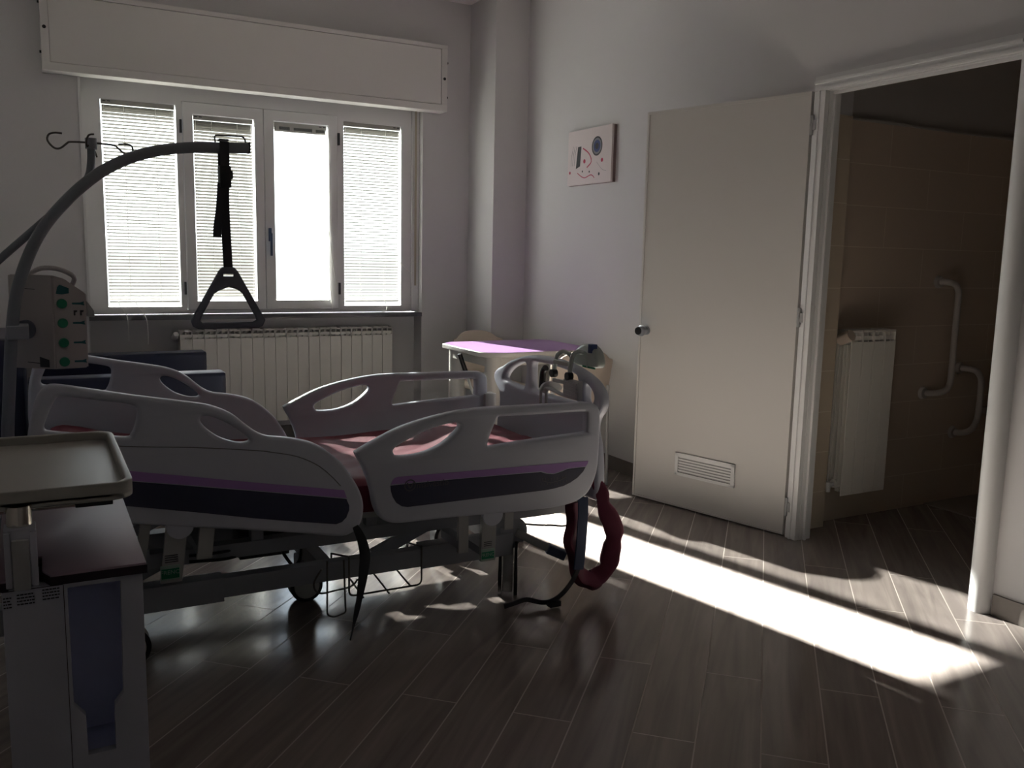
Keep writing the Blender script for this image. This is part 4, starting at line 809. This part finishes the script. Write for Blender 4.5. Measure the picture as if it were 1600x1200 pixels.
tube('hook', M['wire'], crom([(0.189, 3.28, 1.675), (0.176, 3.26, 1.655), (0.174, 3.25, 1.672), (0.182, 3.245, 1.690), (0.197, 3.24, 1.693)], 4), 0.003, iv, 8)
tube('hook', M['wire'], crom([(0.189, 3.28, 1.665), (0.200, 3.31, 1.650), (0.208, 3.33, 1.630)], 4), 0.003, iv, 8)

# ------------------------------------------------------------------ pump box clamped on the trapeze pole
pmp = thing('medical_device', 'beige box with four round green buttons clamped behind the trapeze pole', 'medical device', (0.04, 3.36, 0.92))
a1 = math.radians(8)
P0 = V((0.052, 3.300, 0.0)); ex = V((math.cos(math.radians(12)), math.sin(math.radians(12)), 0)); ey = V((-math.sin(math.radians(40)), math.cos(math.radians(40)), 0))
# front face along ex (0.104 wide), side face going back-left along e2
e2 = V((-0.80, 0.60, 0)).normalized()
def PB(a, b, z): return P0 + ex*a + e2*b + V((0, 0, z))
def prism(name, m, prof, b0, b1, parent, bev=0.0):
    """prof: (a,z) outline on the front face, extruded along e2"""
    bm = bmesh.new(); f = [bm.verts.new(PB(a, b0, z)) for a, z in prof]; k = [bm.verts.new(PB(a, b1, z)) for a, z in prof]; n = len(prof)
    for i in range(n): bm.faces.new((f[i], f[(i+1) % n], k[(i+1) % n], k[i]))
    bm.faces.new(f[::-1]); bm.faces.new(k)
    if bev: bmesh.ops.bevel(bm, geom=list(bm.edges), offset=bev, segments=2, affect='EDGES')
    return finish(bm, name, m, parent, smooth=bev > 0)
prism('case', M['box'], [(0.0, 0.924), (0.106, 0.924), (0.108, 1.178), (0.092, 1.180), (0.045, 1.225), (0.004, 1.238)], 0.0, 0.165, pmp, bev=0.004)
def dot(name, m, a, z, ra, th, parent, n=24):
    bm = bmesh.new(); nrm = V((ex.y, -ex.x, 0)); c0 = P0+ex*a+V((0, 0, z))
    r0 = [bm.verts.new(c0+nrm*0.0005+ex*ra*math.cos(2*math.pi*k/n)+V((0, 0, ra*math.sin(2*math.pi*k/n)))) for k in range(n)]
    r1 = [bm.verts.new(v.co+nrm*th-(v.co-c0)*0.12) for v in r0]
    for k in range(n): bm.faces.new((r0[k], r0[(k+1) % n], r1[(k+1) % n], r1[k]))
    bm.faces.new(r1); return finish(bm, name, m, parent, smooth=True)
nf = V((ex.y, -ex.x, 0))
def strip(m, pts, name, parent, th=0.0015):
    bm = bmesh.new(); f = [bm.verts.new(P0+ex*a+V((0, 0, z))+nf*0.0004) for a, z in pts]; k = [bm.verts.new(P0+ex*a+V((0, 0, z))+nf*th) for a, z in pts]; n = len(pts)
    for i in range(n): bm.faces.new((f[i], f[(i+1) % n], k[(i+1) % n], k[i]))
    bm.faces.new(k); bm.faces.new(f[::-1]); return finish(bm, name, m, parent)
for i, z in enumerate((1.143, 1.078, 1.012, 0.948)):
    dot('button', M['green'], 0.029, z, 0.0165, 0.007, pmp)
    strip(M['teal'], [(0.060, z-0.003), (0.060, z+0.003), (0.085, z+0.003), (0.098, z+0.007), (0.096, z+0.001), (0.099, z-0.007), (0.085, z-0.004)], 'arrow_mark', pmp)
strip(M['teal'], [(0.012, 1.176), (0.017, 1.197), (0.024, 1.206), (0.052, 1.194), (0.052, 1.177), (0.03, 1.174)], 'teal_badge', pmp)
for a in (0.064, 0.084): strip(M['text'], [(a, 1.103), (a, 1.120), (a+0.011, 1.120), (a+0.011, 1.115), (a+0.005, 1.113), (a+0.005, 1.103)], 'print_mark', pmp)
# clamp between box and pole
jk = P0+e2*0.098
cyl('clamp_knob', M['rubber'], PB(0.0, 0.098, 1.055)+V((-0.006, -0.018, 0)), PB(0.0, 0.098, 1.055)+V((0.006, 0.02, 0)), 0.032, pmp, 28)
box('clamp', M['steel'], -0.082, -0.020, 3.205, 3.33, 1.035, 1.078, pmp, bev=0.005)
tube('carry_handle', M['box'], crom([PB(0.03, 0.12, 1.235), PB(0.03, 0.07, 1.258), PB(0.05, 0.03, 1.256), PB(0.07, 0.0, 1.232), PB(0.078, 0.02, 1.200)], 4), 0.008, pmp, 10)
bm = bmesh.new(); bm2 = bm; f = [bm.verts.new(PB(a, b, z)) for a, b, z in ((0.107, 0.0, 1.150), (0.128, 0.0, 1.118), (0.130, 0.0, 1.096), (0.107, 0.0, 1.100))]; k = [bm.verts.new(v.co+e2*0.03) for v in f]
for i in range(4): bm.faces.new((f[i], f[(i+1) % 4], k[(i+1) % 4], k[i]))
bm.faces.new(f[::-1]); bm.faces.new(k); finish(bm, 'side_latch', M['steel2'], pmp)
bm = bmesh.new(); c0 = PB(0, 0, 0)
for (b0, b1, z0, z1) in ((0.03, 0.10, 0.940, 0.9425), (0.06, 0.13, 1.188, 1.190)):
    bm = bmesh.new(); f = [bm.verts.new(PB(-0.0008, b, z)) for b, z in ((b0, z0), (b1, z0+0.004), (b1, z1+0.004), (b0, z1))]; bm.faces.new(f); finish(bm, 'seam_line', M['text'], pmp)
bm = bmesh.new()
f = [bm.verts.new(PB(-0.0008, b, z)) for b, z in ((0.02, 0.930), (0.055, 0.930), (0.055, 0.965), (0.02, 0.955))]; bm.faces.new(f)
finish(bm, 'side_slot', M['text'], pmp)

# ------------------------------------------------------------------ bedside cabinet with swivel tray
cab = thing('bedside_cabinet', 'grey bedside cabinet with dark aubergine top and raised tray table', 'bedside cabinet', (0.04, 1.85, 0))
CY0, CY1, CX0, CX1 = 1.635, 2.08, -0.072, 0.146
plate('front_panel', M['cab'], [[(CX0, 0.075), (CX1, 0.075), (CX1, 0.762), (CX0, 0.762)], [(0.026, 0.750), (0.110, 0.750), (0.107, 0.540), (0.092, 0.521), (0.091, 0.437), (0.046, 0.437), (0.045, 0.512), (0.027, 0.535)]], 'xz', CY0, 0.018, cab, bev=0.0015, smooth=False, bres=1)
bm = bmesh.new(); add_box(bm, CX1-0.016, CX1, CY0+0.018, CY1, 0.075, 0.762); add_box(bm, CX0, CX0+0.016, CY0+0.018, CY1, 0.075, 0.762); add_box(bm, CX0, CX1, CY1-0.016, CY1, 0.075, 0.762); add_box(bm, CX0, CX1, CY0+0.018, CY1, 0.075, 0.09); finish(bm, 'body', M['cab'], cab)
bm = bmesh.new(); add_box(bm, 0.014, 0.124, CY0+0.105, CY0+0.112, 0.40, 0.762); add_box(bm, 0.012, 0.020, CY0+0.018, CY0+0.11, 0.40, 0.762); add_box(bm, 0.118, 0.126, CY0+0.018, CY0+0.11, 0.40, 0.762); add_box(bm, 0.014, 0.124, CY0+0.018, CY0+0.11, 0.40, 0.435); lab(finish(bm, 'recess', M['cabblue'], cab), 'blue lined recess in the front')
plate('top', M['cabtop'], [[(CX0-0.008, CY0-0.010), (-0.062, CY0-0.010), (-0.062, CY0+0.10), (-0.010, CY0+0.10), (-0.010, CY0+0.02), (0.002, CY0-0.010), (CX1+0.006, CY0-0.010), (CX1+0.006, CY1+0.008), (CX0-0.008, CY1+0.008)]], 'xy', 0.7665, 0.0145, cab, bev=0.001, smooth=False, bres=1)
plate('top_edge', M['cabedge'], [[(CX0-0.009, CY0-0.0112), (-0.061, CY0-0.0112), (-0.061, CY0+0.10), (-0.011, CY0+0.10), (-0.011, CY0+0.019), (0.0012, CY0-0.0112), (CX1+0.0072, CY0-0.0112), (CX1+0.0072, CY1+0.009), (CX0-0.009, CY1+0.009)]], 'xy', 0.762, 0.015, cab, smooth=False)
bm = bmesh.new(); add_box(bm, -0.0640, -0.0160, CY0-0.012, CY0+0.035, 0.768, 0.866, 0.004); add_box(bm, -0.0640, -0.0545, CY0-0.0165, CY0-0.010, 0.768, 0.862, 0.002); add_box(bm, -0.0255, -0.0160, CY0-0.0165, CY0-0.010, 0.768, 0.862, 0.002); finish(bm, 'tray_column', M['cab'], cab, smooth=True)
lab(box('release_lever', M['steel2'], -0.0530, -0.0270, CY0-0.022, CY0-0.011, 0.764, 0.850, cab, bev=0.004), 'flat grey release lever')
lab(cyl('tray_post', M['chrome'], (-0.040, 1.654, 0.84), (-0.040, 1.654, 0.900), 0.0195, cab, 32), 'short chrome post')
bm = bmesh.new(); rnd_ = random.Random(3)
for (x0, x1, zc) in ((-0.070, -0.058, 0.748), (-0.050, -0.024, 0.751), (-0.012, 0.014, 0.754)):
    for k in range(4):
        xa = x0
        while xa < x1-0.002:
            l_ = rnd_.uniform(0.002, 0.006); add_box(bm, xa, min(xa+l_, x1), CY0-0.0008, CY0-0.0002, zc-k*0.0055-0.0022, zc-k*0.0055); xa += l_+0.0010
finish(bm, 'care_sticker', M['text'], cab)
box('panel_seam', M['cabedge'], 0.0195, 0.0207, CY0-0.0006, CY0+0.001, 0.080, 0.757, cab); box('panel_seam', M['cabedge'], CX0, 0.0195, CY0-0.0006, CY0+0.001, 0.7575, 0.7587, cab)
# tray with raised rim
TX0, TX1, TY0, TY1 = -0.46, 0.140, 1.650, 2.150
ob = rrect(TX0, TX1, TY0, TY1, 0.040, 6)
plate('tray', M['tray'], [ob], 'xy', 0.898, 0.008, cab, bev=0.002, smooth=False, bres=2)
plate('tray_rim', M['tray'], [ob, rrect(TX0+0.013, TX1-0.013, TY0+0.010, TY1-0.013, 0.030, 6)], 'xy', 0.892, 0.032, cab, bev=0.0035, smooth=False, bres=3)
bm = bmesh.new(); add_tube(bm, [(-0.40, 1.672, 0.888), (0.085, 1.672, 0.888)], 0.006, 10); add_box(bm, -0.40, 0.02, 1.70, 2.05, 0.878, 0.896, 0.003); finish(bm, 'tray_frame', M['chrome'], cab, smooth=True)
box('slide_handle', M['dark'], 0.045, 0.105, 1.655, 1.70, 0.884, 0.893, cab, bev=0.003)
for (x, y) in ((CX0+0.035, CY0+0.05), (CX1-0.035, CY0+0.05), (CX0+0.035, CY1-0.05), (CX1-0.035, CY1-0.05)):
    o = cyl('castor', M['dark'], (x-0.011, y, 0.028), (x+0.011, y, 0.028), 0.028, cab, 20); box('fork', M['steel'], x-0.015, x+0.015, y-0.015, y+0.015, 0.045, 0.076, o)

# ------------------------------------------------------------------ light
w_ = bpy.data.worlds.new('World'); bpy.context.scene.world = w_; w_.use_nodes = True
bg = w_.node_tree.nodes['Background']; bg.inputs['Color'].default_value = (0.90, 0.95, 1.0, 1); bg.inputs['Strength'].default_value = 1.0
wn = w_.node_tree; tcw = wn.nodes.new('ShaderNodeTexCoord'); sx = wn.nodes.new('ShaderNodeSeparateXYZ'); rw = wn.nodes.new('ShaderNodeValToRGB')
wn.links.new(tcw.outputs['Generated'], sx.inputs[0]); mrw = wn.nodes.new('ShaderNodeMapRange'); mrw.inputs['From Min'].default_value = -0.25; mrw.inputs['From Max'].default_value = 0.75
wn.links.new(sx.outputs['Z'], mrw.inputs['Value']); wn.links.new(mrw.outputs[0], rw.inputs[0])
e = rw.color_ramp.elements; e[0].position = 0.0; e[0].color = (0.30, 0.30, 0.30, 1); e[1].position = 1.0; e[1].color = (0.62, 0.76, 1.0, 1)
e2_ = e.new(0.24); e2_.color = (0.33, 0.33, 0.33, 1); e3_ = e.new(0.27); e3_.color = (0.95, 0.97, 1.0, 1)
vm = wn.nodes.new('ShaderNodeVectorMath'); vm.operation = 'SCALE'; vm.inputs['Scale'].default_value = 4.0
wn.links.new(rw.outputs[0], vm.inputs[0]); wn.links.new(vm.outputs[0], bg.inputs['Color'])
sl = bpy.data.lights.new('sun', 'SUN'); sl.energy = 135.0; sl.angle = math.radians(0.9); sl.color = (1.0, 0.95, 0.89)
so = bpy.data.objects.new('sun', sl); C.objects.link(so); so.location = (0, 12, 8)
el, az = math.radians(24.9), math.radians(168.2)
so.rotation_euler = V((math.sin(az)*math.cos(el), math.cos(az)*math.cos(el), -math.sin(el))).to_track_quat('-Z', 'Y').to_euler()
pl_ = bpy.data.lights.new('window_portal', 'AREA'); pl_.shape = 'RECTANGLE'; pl_.size = 2.3; pl_.size_y = 1.7; pl_.cycles.is_portal = True
po = bpy.data.objects.new('window_portal', pl_); C.objects.link(po); po.location = (1.43, 6.52, 1.69); po.rotation_euler = V((0, -1, 0)).to_track_quat('-Z', 'Z').to_euler()

# ------------------------------------------------------------------ camera
yaw, pit, rol = (math.radians(a) for a in (28.447, 8.195, 1.247))
f_ = V((math.sin(yaw)*math.cos(pit), math.cos(yaw)*math.cos(pit), -math.sin(pit))); r_ = V((math.cos(yaw), -math.sin(yaw), 0)); u_ = r_.cross(f_)
rr = r_*math.cos(rol)+u_*math.sin(rol); uu = -r_*math.sin(rol)+u_*math.cos(rol)
cam = bpy.data.cameras.new('camera'); cam.sensor_fit = 'HORIZONTAL'; cam.sensor_width = 36; cam.lens = 36*1380.8/1600; cam.clip_start = 0.02
co = bpy.data.objects.new('camera', cam); C.objects.link(co)
mw = Matrix(((rr.x, uu.x, -f_.x, 0), (rr.y, uu.y, -f_.y, 0), (rr.z, uu.z, -f_.z, 1.33), (0, 0, 0, 1))); co.matrix_world = mw
sc = bpy.context.scene; sc.camera = co
sc.view_settings.view_transform = 'Standard'; sc.view_settings.look = 'None'; sc.view_settings.exposure = 0.22; sc.view_settings.gamma = 1.0
sc.view_settings.use_curve_mapping = False
sc.cycles.max_bounces = 12; sc.cycles.diffuse_bounces = 6; sc.cycles.glossy_bounces = 4; sc.cycles.transparent_max_bounces = 12
sc.cycles.use_denoising = True
sc.cycles.sample_clamp_indirect = 6.0
